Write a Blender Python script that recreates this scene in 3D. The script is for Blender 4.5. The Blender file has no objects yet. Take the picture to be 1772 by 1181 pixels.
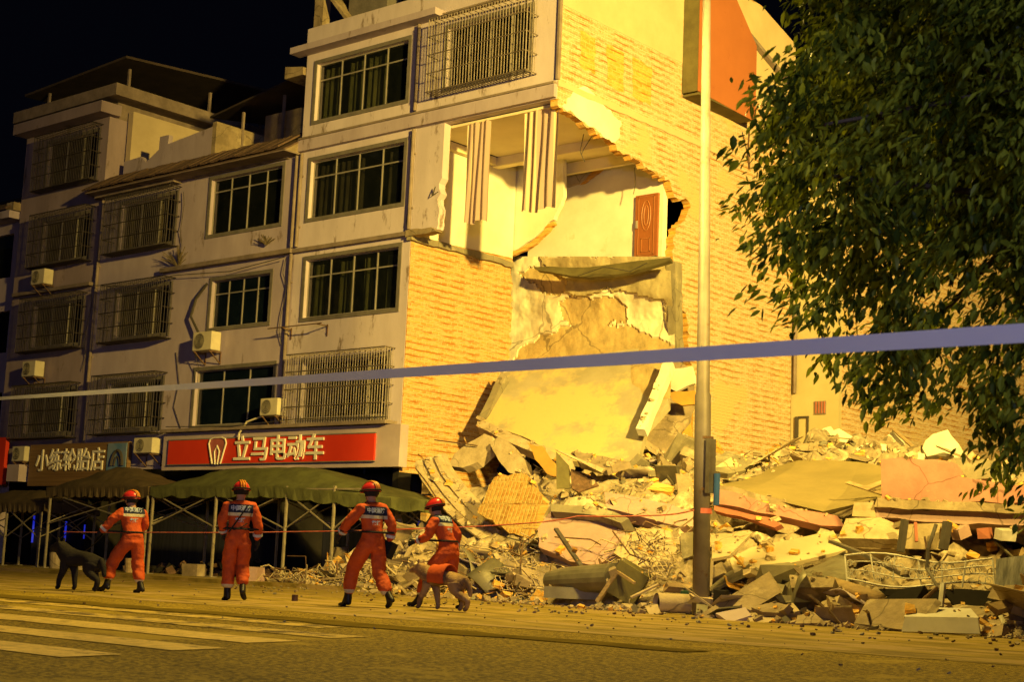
import bpy, bmesh, math, random
import numpy as np
from mathutils import Vector, Matrix, Euler, noise
from mathutils.geometry import tessellate_polygon
from mathutils.bvhtree import BVHTree

S = bpy.context.scene
COL = S.collection
rad = math.radians
rnd = random.Random(7)

# ------------------------------------------------------------ camera, world, light, exposure
H_EYE = .64
FPX, YAW, PITCH, ROLL = 2620., rad(-40.7), rad(8.6), rad(2.42)
cy_, sy_, cp_, sp_ = math.cos(YAW), math.sin(YAW), math.cos(PITCH), math.sin(PITCH)
FWD = Vector((sy_*cp_, cy_*cp_, sp_)); RGT = Vector((cy_, -sy_, 0)); UPV = RGT.cross(FWD)
RGT, UPV = RGT*math.cos(ROLL)+UPV*math.sin(ROLL), UPV*math.cos(ROLL)-RGT*math.sin(ROLL)
cam_d = bpy.data.cameras.new('camera'); cam = bpy.data.objects.new('camera', cam_d); COL.objects.link(cam)
cam.matrix_world = Matrix(((RGT.x, UPV.x, -FWD.x, 0), (RGT.y, UPV.y, -FWD.y, 0), (RGT.z, UPV.z, -FWD.z, H_EYE), (0, 0, 0, 1)))
cam_d.sensor_width = 36; cam_d.lens = FPX/1772*36; cam_d.clip_end = 2000; cam_d.clip_start = .05
S.camera = cam
cam_d.dof.use_dof = True; cam_d.dof.focus_distance = 30; cam_d.dof.aperture_fstop = 5.6

W = bpy.data.worlds.new("World"); S.world = W; W.use_nodes = True
bg = W.node_tree.nodes['Background']; bg.inputs[0].default_value = (.30, .34, .75, 1); bg.inputs[1].default_value = .003
S.view_settings.view_transform = 'Standard'; S.view_settings.look = 'None'; S.view_settings.gamma = 1; S.view_settings.exposure = 0

sun_d = bpy.data.lights.new('cool_fill', 'SUN'); sun_d.energy = .05; sun_d.angle = rad(25); sun_d.color = (.62, .52, 1.)  # weak cool fill added from the camera side
sun = bpy.data.objects.new('cool_fill', sun_d); COL.objects.link(sun)
sun.rotation_euler = Vector((-.62, .75, -.12)).to_track_quat('-Z', 'Y').to_euler()
try:
    S.cycles.use_adaptive_sampling = True; S.cycles.adaptive_threshold = .02
    S.cycles.max_bounces = 6; S.cycles.diffuse_bounces = 3; S.cycles.glossy_bounces = 2; S.cycles.transparent_max_bounces = 12
    S.cycles.sample_clamp_indirect = 4; S.cycles.use_denoising = True
except Exception: pass
LAMP_COL = (1., .685, .135)
FLOOD_POS = Vector((9.0, 12.2, 15.0))
STREET_POS = Vector((-16.1, 18.6, 12.3))

# ------------------------------------------------------------ picture ray helpers (only to read real positions off the survey)
def ray(x, y): return FWD + RGT*((x-886)/FPX) - UPV*((y-590.5)/FPX)
EYE = Vector((0, 0, H_EYE))
def front(x, y, Y): d = ray(x, y); return EYE + d*(Y/d.y)
def side(x, y, X): d = ray(x, y); return EYE + d*(X/d.x)
def gnd(x, y, z=0): d = ray(x, y); return EYE + d*((z-H_EYE)/d.z)

# ------------------------------------------------------------ materials
def nt(m): return m.node_tree.nodes, m.node_tree.links
MATS = {}
def mat(name, c1, c2=None, rough=.85, scale=3., bump=.3, bscale=None, metal=0, c3=None, s3=.6, emit=0, spec=.3, detail=6, lo=.35, hi=.65, sc=(1, 1, 1), t3=.55):
    if name in MATS: return MATS[name]
    m = bpy.data.materials.new(name); m.use_nodes = True; MATS[name] = m
    N, L = nt(m); b = N['Principled BSDF']
    b.inputs['Roughness'].default_value = rough; b.inputs['Metallic'].default_value = metal
    b.inputs['Specular IOR Level'].default_value = spec
    c2 = c2 or tuple(v*.75 for v in c1)
    tc = N.new('ShaderNodeTexCoord'); mp = N.new('ShaderNodeMapping'); mp.inputs['Scale'].default_value = sc
    geo = N.new('ShaderNodeNewGeometry')
    L.new(geo.outputs['Position'], mp.inputs[0])
    n = N.new('ShaderNodeTexNoise'); n.inputs['Scale'].default_value = scale; n.inputs['Detail'].default_value = detail; n.inputs['Roughness'].default_value = .62
    L.new(mp.outputs[0], n.inputs[0])
    r = N.new('ShaderNodeValToRGB'); r.color_ramp.elements[0].position = lo; r.color_ramp.elements[1].position = hi
    r.color_ramp.elements[0].color = (*c2, 1); r.color_ramp.elements[1].color = (*c1, 1)
    L.new(n.outputs[0], r.inputs[0]); out = r.outputs[0]
    if c3:
        n3 = N.new('ShaderNodeTexNoise'); n3.inputs['Scale'].default_value = s3; n3.inputs['Detail'].default_value = 8; n3.inputs['Roughness'].default_value = .7
        L.new(mp.outputs[0], n3.inputs[0])
        r3 = N.new('ShaderNodeValToRGB'); r3.color_ramp.elements[0].position = t3; r3.color_ramp.elements[1].position = t3+.07
        L.new(n3.outputs[0], r3.inputs[0])
        mx = N.new('ShaderNodeMix'); mx.data_type = 'RGBA'; L.new(r3.outputs[0], mx.inputs[0]); L.new(out, mx.inputs[6]); mx.inputs[7].default_value = (*c3, 1)
        out = mx.outputs[2]
    L.new(out, b.inputs['Base Color'])
    if emit: b.inputs['Emission Strength'].default_value = emit; L.new(out, b.inputs['Emission Color'])
    if bump:
        nb = N.new('ShaderNodeTexNoise'); nb.inputs['Scale'].default_value = bscale or scale*6; nb.inputs['Detail'].default_value = 5
        L.new(mp.outputs[0], nb.inputs[0])
        bp = N.new('ShaderNodeBump'); bp.inputs['Strength'].default_value = bump; bp.inputs['Distance'].default_value = .03
        L.new(nb.outputs[0], bp.inputs['Height']); L.new(bp.outputs[0], b.inputs['Normal'])
    return m

def crack(m, scale=.8, width=.006, dark=.5):
    N, L = nt(m); b = N['Principled BSDF']; src = b.inputs['Base Color'].links[0].from_socket
    g = N.new('ShaderNodeNewGeometry'); nz = N.new('ShaderNodeTexNoise'); nz.inputs['Scale'].default_value = 2.5; L.new(g.outputs['Position'], nz.inputs[0])
    mx = N.new('ShaderNodeMix'); mx.data_type = 'VECTOR'; mx.inputs[0].default_value = .25; L.new(g.outputs['Position'], mx.inputs[4]); L.new(nz.outputs['Color'], mx.inputs[5])
    v = N.new('ShaderNodeTexVoronoi'); v.feature = 'DISTANCE_TO_EDGE'; v.inputs['Scale'].default_value = scale; L.new(mx.outputs[1], v.inputs['Vector'])
    c = N.new('ShaderNodeMath'); c.operation = 'LESS_THAN'; c.inputs[1].default_value = width; L.new(v.outputs[0], c.inputs[0])
    k = N.new('ShaderNodeMath'); k.operation = 'MULTIPLY'; k.inputs[1].default_value = 1-dark; L.new(c.outputs[0], k.inputs[0])
    x = N.new('ShaderNodeMix'); x.data_type = 'RGBA'; L.new(k.outputs[0], x.inputs[0]); L.new(src, x.inputs[6]); x.inputs[7].default_value = (.05, .035, .02, 1); L.new(x.outputs[2], b.inputs['Base Color'])
def brick_mat(name, axis, mortar, b1, b2, bw=.5, bh=.14, plaster=None, pt=.6, ms=.02, warp=.03):
    """axis 'y': wall in the Y-Z plane, 'x': X-Z plane, 'o': object coordinates X-Y"""
    m = bpy.data.materials.new(name); m.use_nodes = True; N, L = nt(m); b = N['Principled BSDF']
    b.inputs['Roughness'].default_value = .95; b.inputs['Specular IOR Level'].default_value = .1
    geo = N.new('ShaderNodeNewGeometry'); tc = N.new('ShaderNodeTexCoord')
    src = tc.outputs['Object'] if axis == 'o' else geo.outputs['Position']
    n0 = N.new('ShaderNodeTexNoise'); n0.inputs['Scale'].default_value = 2.2; n0.inputs['Detail'].default_value = 4; L.new(src, n0.inputs[0])
    mr = N.new('ShaderNodeMath'); mr.operation = 'MULTIPLY_ADD'; mr.inputs[1].default_value = warp*2; mr.inputs[2].default_value = -warp; L.new(n0.outputs[0], mr.inputs[0])
    sp = N.new('ShaderNodeSeparateXYZ'); L.new(src, sp.inputs[0])
    cb = N.new('ShaderNodeCombineXYZ')
    L.new(sp.outputs[{'y': 1, 'x': 0, 'o': 0}[axis]], cb.inputs[0])
    ad = N.new('ShaderNodeMath'); ad.operation = 'ADD'; L.new(sp.outputs[{'y': 2, 'x': 2, 'o': 1}[axis]], ad.inputs[0]); L.new(mr.outputs[0], ad.inputs[1]); L.new(ad.outputs[0], cb.inputs[1])
    def br(w, h, s):
        t = N.new('ShaderNodeTexBrick'); t.inputs['Scale'].default_value = 1; t.inputs['Brick Width'].default_value = w; t.inputs['Row Height'].default_value = h
        t.inputs['Mortar Size'].default_value = s; t.inputs['Mortar Smooth'].default_value = .4
        t.inputs['Color1'].default_value = (*b1, 1); t.inputs['Color2'].default_value = (*b2, 1); t.inputs['Mortar'].default_value = (*mortar, 1)
        L.new(cb.outputs[0], t.inputs[0]); return t
    t = br(bw, bh, ms)
    # ragged mortar smears: noise stretched along the courses
    mp = N.new('ShaderNodeMapping'); mp.inputs['Scale'].default_value = (1.3, 4.2, 1); L.new(cb.outputs[0], mp.inputs[0])
    n1 = N.new('ShaderNodeTexNoise'); n1.inputs['Scale'].default_value = 2.4; n1.inputs['Detail'].default_value = 9; n1.inputs['Roughness'].default_value = .75; L.new(mp.outputs[0], n1.inputs[0])
    r1 = N.new('ShaderNodeValToRGB'); r1.color_ramp.elements[0].position = .44; r1.color_ramp.elements[1].position = .6; L.new(n1.outputs[0], r1.inputs[0])
    mx = N.new('ShaderNodeMix'); mx.data_type = 'RGBA'; L.new(r1.outputs[0], mx.inputs[0]); L.new(t.outputs[0], mx.inputs[6]); mx.inputs[7].default_value = (*mortar, 1)
    # strong bed joints every second course
    t2 = br(60, bh*2, .024); t2.inputs['Color1'].default_value = (0, 0, 0, 1); t2.inputs['Color2'].default_value = (0, 0, 0, 1); t2.inputs['Mortar'].default_value = (1, 1, 1, 1)
    n2 = N.new('ShaderNodeTexNoise'); n2.inputs['Scale'].default_value = 1.7; n2.inputs['Detail'].default_value = 5; L.new(src, n2.inputs[0])
    r2 = N.new('ShaderNodeValToRGB'); r2.color_ramp.elements[0].position = .36; r2.color_ramp.elements[1].position = .60; L.new(n2.outputs[0], r2.inputs[0])
    mm = N.new('ShaderNodeMath'); mm.operation = 'MULTIPLY'; L.new(t2.outputs[0], mm.inputs[0]); L.new(r2.outputs[0], mm.inputs[1])
    m2 = N.new('ShaderNodeMix'); m2.data_type = 'RGBA'; L.new(mm.outputs[0], m2.inputs[0]); L.new(mx.outputs[2], m2.inputs[6]); m2.inputs[7].default_value = (b2[0]*.78, b2[1]*.68, b2[2]*.6, 1)
    out = m2.outputs[2]
    if plaster:
        n3 = N.new('ShaderNodeTexNoise'); n3.inputs['Scale'].default_value = .45; n3.inputs['Detail'].default_value = 7; L.new(src, n3.inputs[0])
        r3 = N.new('ShaderNodeValToRGB'); r3.color_ramp.elements[0].position = pt; r3.color_ramp.elements[1].position = pt+.05; L.new(n3.outputs[0], r3.inputs[0])
        m3 = N.new('ShaderNodeMix'); m3.data_type = 'RGBA'; L.new(r3.outputs[0], m3.inputs[0]); L.new(out, m3.inputs[6]); m3.inputs[7].default_value = (*plaster, 1); out = m3.outputs[2]
    L.new(out, b.inputs['Base Color'])
    nb = N.new('ShaderNodeTexNoise'); nb.inputs['Scale'].default_value = 14; nb.inputs['Detail'].default_value = 6; L.new(src, nb.inputs[0])
    a2 = N.new('ShaderNodeMath'); a2.operation = 'ADD'; L.new(nb.outputs[0], a2.inputs[0])
    a3 = N.new('ShaderNodeMath'); a3.operation = 'MULTIPLY_ADD'; a3.inputs[1].default_value = -1.; a3.inputs[2].default_value = 0; L.new(t.outputs['Fac'], a3.inputs[0]); L.new(a3.outputs[0], a2.inputs[1])
    bp = N.new('ShaderNodeBump'); bp.inputs['Strength'].default_value = .7; bp.inputs['Distance'].default_value = .035; L.new(a2.outputs[0], bp.inputs['Height']); L.new(bp.outputs[0], b.inputs['Normal'])
    MATS[name] = m; return m

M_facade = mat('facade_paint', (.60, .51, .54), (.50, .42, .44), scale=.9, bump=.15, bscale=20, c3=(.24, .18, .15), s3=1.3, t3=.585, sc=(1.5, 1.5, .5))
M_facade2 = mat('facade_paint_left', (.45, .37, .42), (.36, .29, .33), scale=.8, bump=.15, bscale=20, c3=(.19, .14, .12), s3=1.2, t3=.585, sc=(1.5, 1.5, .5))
M_facade3 = mat('facade_paint_dimmed', (.33, .255, .275), (.25, .19, .205), scale=.8, bump=.15, bscale=20, c3=(.16, .12, .10), s3=1.2, t3=.585, sc=(1.5, 1.5, .5))  # darker copy of the left paint; lamp falloff put into the colour
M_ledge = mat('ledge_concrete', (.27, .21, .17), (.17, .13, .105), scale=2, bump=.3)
M_trim = mat('window_surround', (.17, .15, .13), (.12, .105, .09), scale=3)
M_alu = mat('aluminium_frame', (.42, .38, .33), (.32, .29, .25), rough=.4, metal=.4, bump=0)
M_glass = mat('window_glass', (.012, .014, .012), (.006, .008, .008), rough=.12, spec=.6, bump=0)
M_bglass = mat('window_glass_blue', (.008, .014, .022), (.004, .008, .014), rough=.12, spec=.6, bump=0)
for g, al in ((M_glass, .45), (M_bglass, .6)): g.node_tree.nodes['Principled BSDF'].inputs['Alpha'].default_value = al
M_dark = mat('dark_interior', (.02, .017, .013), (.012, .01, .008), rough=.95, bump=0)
M_curt = mat('curtain_green', (.26, .26, .10), (.14, .15, .06), scale=1.5, bump=0)
M_curtw = mat('curtain_cream', (.58, .46, .2), (.40, .33, .16), scale=1.5, bump=0)
M_bar = mat('grille_steel', (.24, .20, .16), (.13, .10, .08), rough=.5, metal=.3, scale=4, bump=0)
M_bard = mat('grille_steel_dark', (.075, .06, .05), (.04, .032, .027), rough=.5, metal=.3, scale=4, bump=0)
M_plaster = mat('plaster_white', (.78, .73, .60), (.66, .60, .46), scale=.8, bump=.12, bscale=9, c3=(.64, .56, .38), s3=.9, t3=.62)
M_ceil = mat('ceiling_plaster', (.80, .70, .46), (.70, .60, .38), scale=.8, bump=.1)
M_conc = mat('concrete_dusty', (.35, .27, .165), (.21, .16, .095), scale=2.4, bump=.4, c3=(.39, .31, .19), s3=1.3)
M_concg = mat('concrete_grey', (.26, .225, .14), (.18, .155, .10), scale=1.8, bump=.35, c3=(.34, .29, .18), s3=.9, t3=.55)
M_conclt = mat('concrete_pale', (.50, .40, .25), (.36, .28, .165), scale=3, bump=.35)
M_dust = mat('rubble_dust', (.36, .29, .18), (.17, .13, .08), scale=3.5, bump=1., bscale=9, c3=(.44, .36, .23), s3=1.5, t3=.52)
M_pink = mat('wall_pink', (.42, .20, .16), (.34, .15, .12), scale=2, bump=.2, c3=(.40, .28, .17), s3=1.4, t3=.6)
M_pinkt = mat('tile_pink_pale', (.44, .29, .25), (.36, .23, .20), scale=2.4, bump=.2)
M_red = mat('red_paint_beam', (.42, .15, .09), (.33, .11, .07), scale=2, bump=.2)
M_orange = mat('orange_panel', (.36, .12, .04), (.32, .105, .035), scale=.8, bump=.05, c3=(.30, .09, .03), s3=1.5, t3=.6)
M_orange2 = mat('orange_board', (.55, .30, .06), (.45, .24, .05), scale=2, bump=.1)
M_steel = mat('steel_grey', (.25, .23, .20), (.14, .12, .10), rough=.5, metal=.5, scale=3, bump=.1)
M_steelw = mat('white_painted_steel', (.60, .58, .52), (.42, .38, .32), rough=.5, scale=5, bump=.05)
M_rust = mat('rusted_bar', (.16, .09, .05), (.08, .045, .025), rough=.8, scale=8, bump=.3)
M_olive = mat('olive_plate', (.15, .13, .05), (.10, .085, .035), scale=2, bump=.2)
M_wood = mat('dusty_timber', (.42, .30, .15), (.26, .18, .09), scale=4, bump=.3, sc=(1, 1, 4))
M_dsheet = mat('dull_sheet_metal', (.22, .20, .14), (.14, .125, .085), rough=.5, metal=.3, scale=2.2, bump=.1)
M_roofd = mat('dark_roof_sheet', (.07, .05, .04), (.045, .033, .028), scale=1.5, bump=.2)
M_rooftile = mat('roof_tiles_old', (.16, .10, .07), (.09, .055, .04), scale=5, bump=.5, sc=(6, 1, 1))
M_ac = mat('ac_casing', (.62, .55, .38), (.50, .44, .30), rough=.5, scale=2, bump=0)
M_acd = mat('ac_grille_dark', (.07, .06, .05), rough=.6, scale=4, bump=0)
M_signred = mat('sign_red', (.62, .045, .018), (.55, .035, .015), rough=.5, scale=.6, bump=0)
M_signbr = mat('sign_brown_slats', (.22, .13, .055), (.16, .09, .04), rough=.6, scale=1.5, bump=.5, bscale=1.2, sc=(.2, .2, 12))
M_letter = mat('letter_white', (.75, .68, .55), (.66, .6, .48), rough=.5, scale=2, bump=0)
M_sblue = mat('sign_picture_blue', (.10, .19, .33), (.25, .30, .36), rough=.4, scale=1.6, bump=0)
M_fascia = mat('fascia_board', (.46, .37, .38), (.38, .30, .30), rough=.6, scale=1., bump=.05)
M_door = mat('door_brown', (.30, .10, .03), (.26, .085, .025), rough=.5, scale=2, bump=.05)
M_doorl = mat('door_moulding', (.38, .15, .05), rough=.5, scale=2, bump=0)
M_asph = mat('asphalt_dusty', (.46, .325, .022), (.12, .083, .007), rough=.95, scale=24, bump=.8, bscale=60, c3=(.46, .33, .03), s3=.42, t3=.53, lo=.42, hi=.62, detail=3)
M_paving = mat('paving_dusty', (.36, .26, .04), (.14, .10, .018), rough=.9, scale=1.6, bump=.5, bscale=16, c3=(.34, .24, .09), s3=.8, t3=.5, sc=(.6, 1.6, 1))
M_paint = mat('road_paint_worn', (.88, .64, .17), (.55, .40, .10), rough=.85, scale=9, bump=.3, c3=(.26, .18, .04), s3=3.5, t3=.57)
M_paint2 = mat('road_paint_nearly_gone', (.74, .54, .13), (.50, .36, .08), rough=.9, scale=9, bump=.3, c3=(.12, .085, .03), s3=2.5, t3=.48)
M_groove = mat('wet_groove', (.11, .08, .014), (.18, .13, .022), rough=.97, spec=.02, scale=2, bump=.2)
M_tent = mat('tent_canvas_olive', (.10, .105, .035), (.06, .062, .022), scale=2.5, bump=.3, bscale=6)
M_tenty = mat('tent_canvas_khaki', (.10, .07, .035), (.06, .042, .02), scale=2.5, bump=.3, bscale=6)
M_tleg = mat('tent_leg_galvanised', (.36, .31, .22), (.25, .21, .15), rough=.5, metal=.3, scale=5, bump=0)
M_pole = mat('lamp_pole_paint', (.23, .195, .165), (.16, .135, .11), rough=.55, metal=.2, scale=1.6, bump=.1, c3=(.17, .09, .05), s3=2.2, t3=.58)

for m_ in (M_conc, M_conclt, M_concg, M_pink, M_pinkt): crack(m_)
# ------------------------------------------------------------ mesh builder
def tag(o, label=None, cat=None, group=None, kind=None):
    if label: o['label'] = label
    if cat: o['category'] = cat
    if group: o['group'] = group
    if kind: o['kind'] = kind
    return o
def thing(name, label, cat, loc=(0, 0, 0), group=None):
    o = bpy.data.objects.new(name, None); COL.objects.link(o); o.location = loc; o.empty_display_size = .2
    return tag(o, label, cat, group)
class MB:
    def __init__(s): s.v = []; s.f = []; s.m = []
    def add(s, vs, fs, mi=0):
        k = len(s.v); s.v += [tuple(v) for v in vs]; s.f += [tuple(k+i for i in f) for f in fs]; s.m += [mi]*len(fs); return s
    def quad(s, a, b, c, d, mi=0): return s.add((a, b, c, d), ((0, 1, 2, 3),), mi)
    def box(s, x0, x1, y0, y1, z0, z1, mi=0):
        return s.add([(x, y, z) for z in (z0, z1) for y in (y0, y1) for x in (x0, x1)],
                     ((0, 2, 3, 1), (4, 5, 7, 6), (0, 1, 5, 4), (2, 6, 7, 3), (0, 4, 6, 2), (1, 3, 7, 5)), mi)
    def obox(s, c, R, size, mi=0, jit=0, r=rnd):
        c = Vector(c); hx, hy, hz = [k/2 for k in size]; vs = []
        for z in (-hz, hz):
            for y in (-hy, hy):
                for x in (-hx, hx):
                    p = Vector((x*(1+r.uniform(-jit, jit)), y*(1+r.uniform(-jit, jit)), z*(1+r.uniform(-jit, jit)))) if jit else Vector((x, y, z))
                    vs.append(c+R@p)
        return s.add(vs, ((0, 2, 3, 1), (4, 5, 7, 6), (0, 1, 5, 4), (2, 6, 7, 3), (0, 4, 6, 2), (1, 3, 7, 5)), mi)
    def beam(s, a, b, w, h=None, up=(0, 0, 1), mi=0):
        a, b = Vector(a), Vector(b); d = (b-a); l = d.length; d.normalize(); u = Vector(up)
        x = d.cross(u)
        if x.length < 1e-3: x = d.cross(Vector((1, 0, 0)))
        x.normalize(); u = x.cross(d)
        R = Matrix((x, d, u)).transposed()
        return s.obox((a+b)/2, R, (w, l, h or w), mi)
    def tube(s, pts, r, n=6, mi=0, cap=True):
        pts = [Vector(p) for p in pts]; k0 = len(s.v); ref = None
        rs = r if isinstance(r, (list, tuple)) else [r]*len(pts)
        for i, p in enumerate(pts):
            t = (pts[min(i+1, len(pts)-1)]-pts[max(i-1, 0)]).normalized()
            if ref is None or abs(ref.dot(t)) > .99: ref = Vector((0, 0, 1)) if abs(t.z) < .9 else Vector((1, 0, 0))
            x = t.cross(ref).normalized(); y = x.cross(t); ref = y
            for j in range(n):
                a = 2*math.pi*j/n; s.v.append(tuple(p+(x*math.cos(a)+y*math.sin(a))*rs[i]))
        for i in range(len(pts)-1):
            for j in range(n):
                j2 = (j+1) % n; s.f.append((k0+i*n+j, k0+i*n+j2, k0+(i+1)*n+j2, k0+(i+1)*n+j)); s.m.append(mi)
        if cap:
            s.f.append(tuple(k0+j for j in reversed(range(n)))); s.m.append(mi)
            s.f.append(tuple(k0+(len(pts)-1)*n+j for j in range(n))); s.m.append(mi)
        return s
    def poly(s, pts, ext, mi=0, mi_side=None):
        """flat polygon pts (list of Vector) thickened by the vector ext"""
        pts = [Vector(p) for p in pts]; e = Vector(ext); n = len(pts)
        tris = tessellate_polygon([pts])
        k = len(s.v); s.v += [tuple(p) for p in pts]+[tuple(p+e) for p in pts]
        nrm = Vector((0, 0, 0))
        for i in range(n): nrm += (pts[i]).cross(pts[(i+1) % n])
        for a, b, c in tris:
            fn = (pts[b]-pts[a]).cross(pts[c]-pts[a])
            if fn.dot(e) > 0: a, b, c = a, c, b
            s.f.append((k+a, k+b, k+c)); s.m.append(mi); s.f.append((k+n+a, k+n+c, k+n+b)); s.m.append(mi)
        fl = nrm.dot(e) > 0
        for i in range(n):
            j = (i+1) % n; q = (k+i, k+j, k+n+j, k+n+i)
            s.f.append(q if fl else q[::-1]); s.m.append(mi if mi_side is None else mi_side)
        return s
    def build(s, name, mats, parent=None, smooth=False, loc=None):
        me = bpy.data.meshes.new(name); L0 = Vector((0, 0, 0)) if loc is None else Vector(loc)
        off = L0+(parent_world(parent) if parent else Vector((0, 0, 0)))
        me.from_pydata([(v[0]-off.x, v[1]-off.y, v[2]-off.z) for v in s.v], [], s.f)
        if not isinstance(mats, (list, tuple)): mats = [mats]
        for m in mats: me.materials.append(m)
        me.polygons.foreach_set('material_index', s.m)
        if smooth: me.polygons.foreach_set('use_smooth', [True]*len(s.f))
        me.update(); o = bpy.data.objects.new(name, me); COL.objects.link(o); o.location = L0
        if parent: o.parent = parent
        return o
def parent_world(p):
    v = Vector((0, 0, 0))
    while p: v += p.location; p = p.parent
    return v
def center(pts):
    c = Vector((0, 0, 0))
    for p in pts: c += Vector(p)
    return c/len(pts)
def jag(pts, step=.25, amp=.05, seed=1, skip=()):
    """break the straight edges of a polygon into ragged ones"""
    r = random.Random(seed); out = []; n = len(pts); pts = [Vector(p) for p in pts]
    nrm = Vector((0, 0, 0))
    for i in range(n): nrm += pts[i].cross(pts[(i+1) % n])
    nrm.normalize()
    for i in range(n):
        a, b = pts[i], pts[(i+1) % n]; out.append(a)
        if i in skip: continue
        l = (b-a).length; k = max(1, int(l/step)); sd = (b-a).cross(nrm).normalized()
        for j in range(1, k):
            t = (j+r.uniform(-.3, .3))/k; out.append(a.lerp(b, t)+sd*r.uniform(-amp, amp))
    return out
def stamp_text(s, size, name, m, parent, fn, ext=.02, align='CENTER', bold=0):
    """text laid on a surface by fn(u,v,w)->world point"""
    c = bpy.data.curves.new('t', 'FONT'); c.body = s; c.size = size; c.extrude = ext; c.align_x = align; c.align_y = 'CENTER'; c.offset = bold
    c.resolution_u = 3
    o = bpy.data.objects.new('t', c); COL.objects.link(o)
    dg = bpy.context.evaluated_depsgraph_get(); me = bpy.data.meshes.new_from_object(o.evaluated_get(dg))
    vs = [fn(*v.co) for v in me.vertices]; fs = [tuple(p.vertices) for p in me.polygons]
    bpy.data.objects.remove(o); bpy.data.curves.remove(c); bpy.data.meshes.remove(me)
    b = MB(); b.add(vs, fs); return b.build(name, m, parent)
YF = 30.0; XC = -24.6; XP = -29.75; XB = -34.7; XT = -45.1; XL = -50.4
M_bside = brick_mat('brick_side_wall', 'y', (.60, .48, .31), (.56, .345, .15), (.44, .245, .085), bw=.26, bh=.093, warp=.02, plaster=(.58, .42, .20), pt=.60)
M_bparty = brick_mat('brick_party_wall', 'y', (.56, .40, .19), (.58, .31, .08), (.42, .20, .045), bw=.26, bh=.093, warp=.02, plaster=(.52, .37, .17), pt=.6)
M_bdark = brick_mat('brick_orange', 'y', (.66, .42, .13), (.66, .34, .055), (.52, .24, .035), bw=.36, bh=.14)
M_bplas = mat('plaster_beige_side', (.56, .44, .26), (.50, .385, .22), scale=1.1, bump=.15, bscale=12)

# ---------------------------------------------------------------- ground
def ground_piece(name, pts, z, m, kind='structure', th=.0, cat=None, label=None):
    b = MB(); b.add([(p[0], p[1], z) for p in pts], (tuple(range(len(pts))),))
    o = b.build(name, m); tag(o, label, cat, kind=kind); return o
ground_piece('ground', [(-900, -500), (700, -500), (700, 900), (-900, 900)], -.02, M_asph)
ground_piece('road', [(-160, -30), (60, -30), (60, 13.2), (-160, 13.2)], -.008, M_asph)
bp = MB(); bp.box(-160, 60, 24.6, 60, -.05, .09); tag(bp.build('pavement', M_paving), kind='structure')
ground_piece('dusty_forecourt', [(-160, 13.2), (60, 13.2), (60, 24.6), (-160, 24.6)], -.004, M_paving)
zs = [(5.42, 5.97, -8.2), (6.58, 7.13, -8.6), (7.74, 8.42, -9.25), (9.05, 9.65, -9.7), (10.3, 10.8, -11.2)]
for i, (y0, y1, xe) in enumerate(zs):
    b = MB(); n = 60; xs = [-30+(xe+30)*k/n for k in range(n+1)]
    rr = random.Random(i)
    vs = [(x, y0+rr.uniform(-.02, .02), -.002) for x in xs]+[(x-(.12 if k == n else 0), y1+rr.uniform(-.02, .02), -.002) for k, x in enumerate(xs)]
    b.add(vs, [(k, k+1, n+2+k, n+1+k) for k in range(n)])
    o = b.build('crossing_stripe', M_paint if i < 3 else M_paint2); tag(o, kind='structure')
b = MB(); rr = random.Random(5); xs = [-26+.5*k for k in range(38)]
vs = [(x, 11.05+.12*math.sin(x*1.3)+rr.uniform(-.1, .1), 0.0) for x in xs]+[(x, 11.75+.1*math.sin(x*.9)+rr.uniform(-.12, .12), 0.0) for x in xs]
b.add(vs, [(k, k+1, 39+k, 38+k) for k in range(37)]); tag(b.build('road_gutter', M_groove), kind='structure')

# ---------------------------------------------------------------- facade pieces
def holes_wall(b, x0, x1, z0, z1, holes, y=YF, dep=.28, mi=0):
    xs = sorted({x0, x1, *[h[0] for h in holes], *[h[1] for h in holes]}); zs = sorted({z0, z1, *[h[2] for h in holes], *[h[3] for h in holes]})
    def inh(x, z): return any(h[0] < x < h[1] and h[2] < z < h[3] for h in holes)
    for i in range(len(xs)-1):
        for k in range(len(zs)-1):
            if inh((xs[i]+xs[i+1])/2, (zs[k]+zs[k+1])/2): continue
            for yy in (y, y+dep):
                q = [(xs[i], yy, zs[k]), (xs[i+1], yy, zs[k]), (xs[i+1], yy, zs[k+1]), (xs[i], yy, zs[k+1])]
                b.quad(*(q if yy == y else q[::-1]), mi)
    for h in holes:
        a0, a1, c0, c1 = h
        b.quad((a0, y, c0), (a0, y+dep, c0), (a1, y+dep, c0), (a1, y, c0), mi); b.quad((a0, y, c1), (a1, y, c1), (a1, y+dep, c1), (a0, y+dep, c1), mi)
        b.quad((a0, y, c0), (a0, y, c1), (a0, y+dep, c1), (a0, y+dep, c0), mi); b.quad((a1, y, c0), (a1, y+dep, c0), (a1, y+dep, c1), (a1, y, c1), mi)
    # outer rim
    b.quad((x0, y, z0), (x0, y, z1), (x0, y+dep, z1), (x0, y+dep, z0), mi); b.quad((x1, y, z0), (x1, y+dep, z0), (x1, y+dep, z1), (x1, y, z1), mi)
    b.quad((x0, y, z1), (x1, y, z1), (x1, y+dep, z1), (x0, y+dep, z1), mi); b.quad((x0, y, z0), (x0, y+dep, z0), (x1, y+dep, z0), (x1, y, z0), mi)
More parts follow.
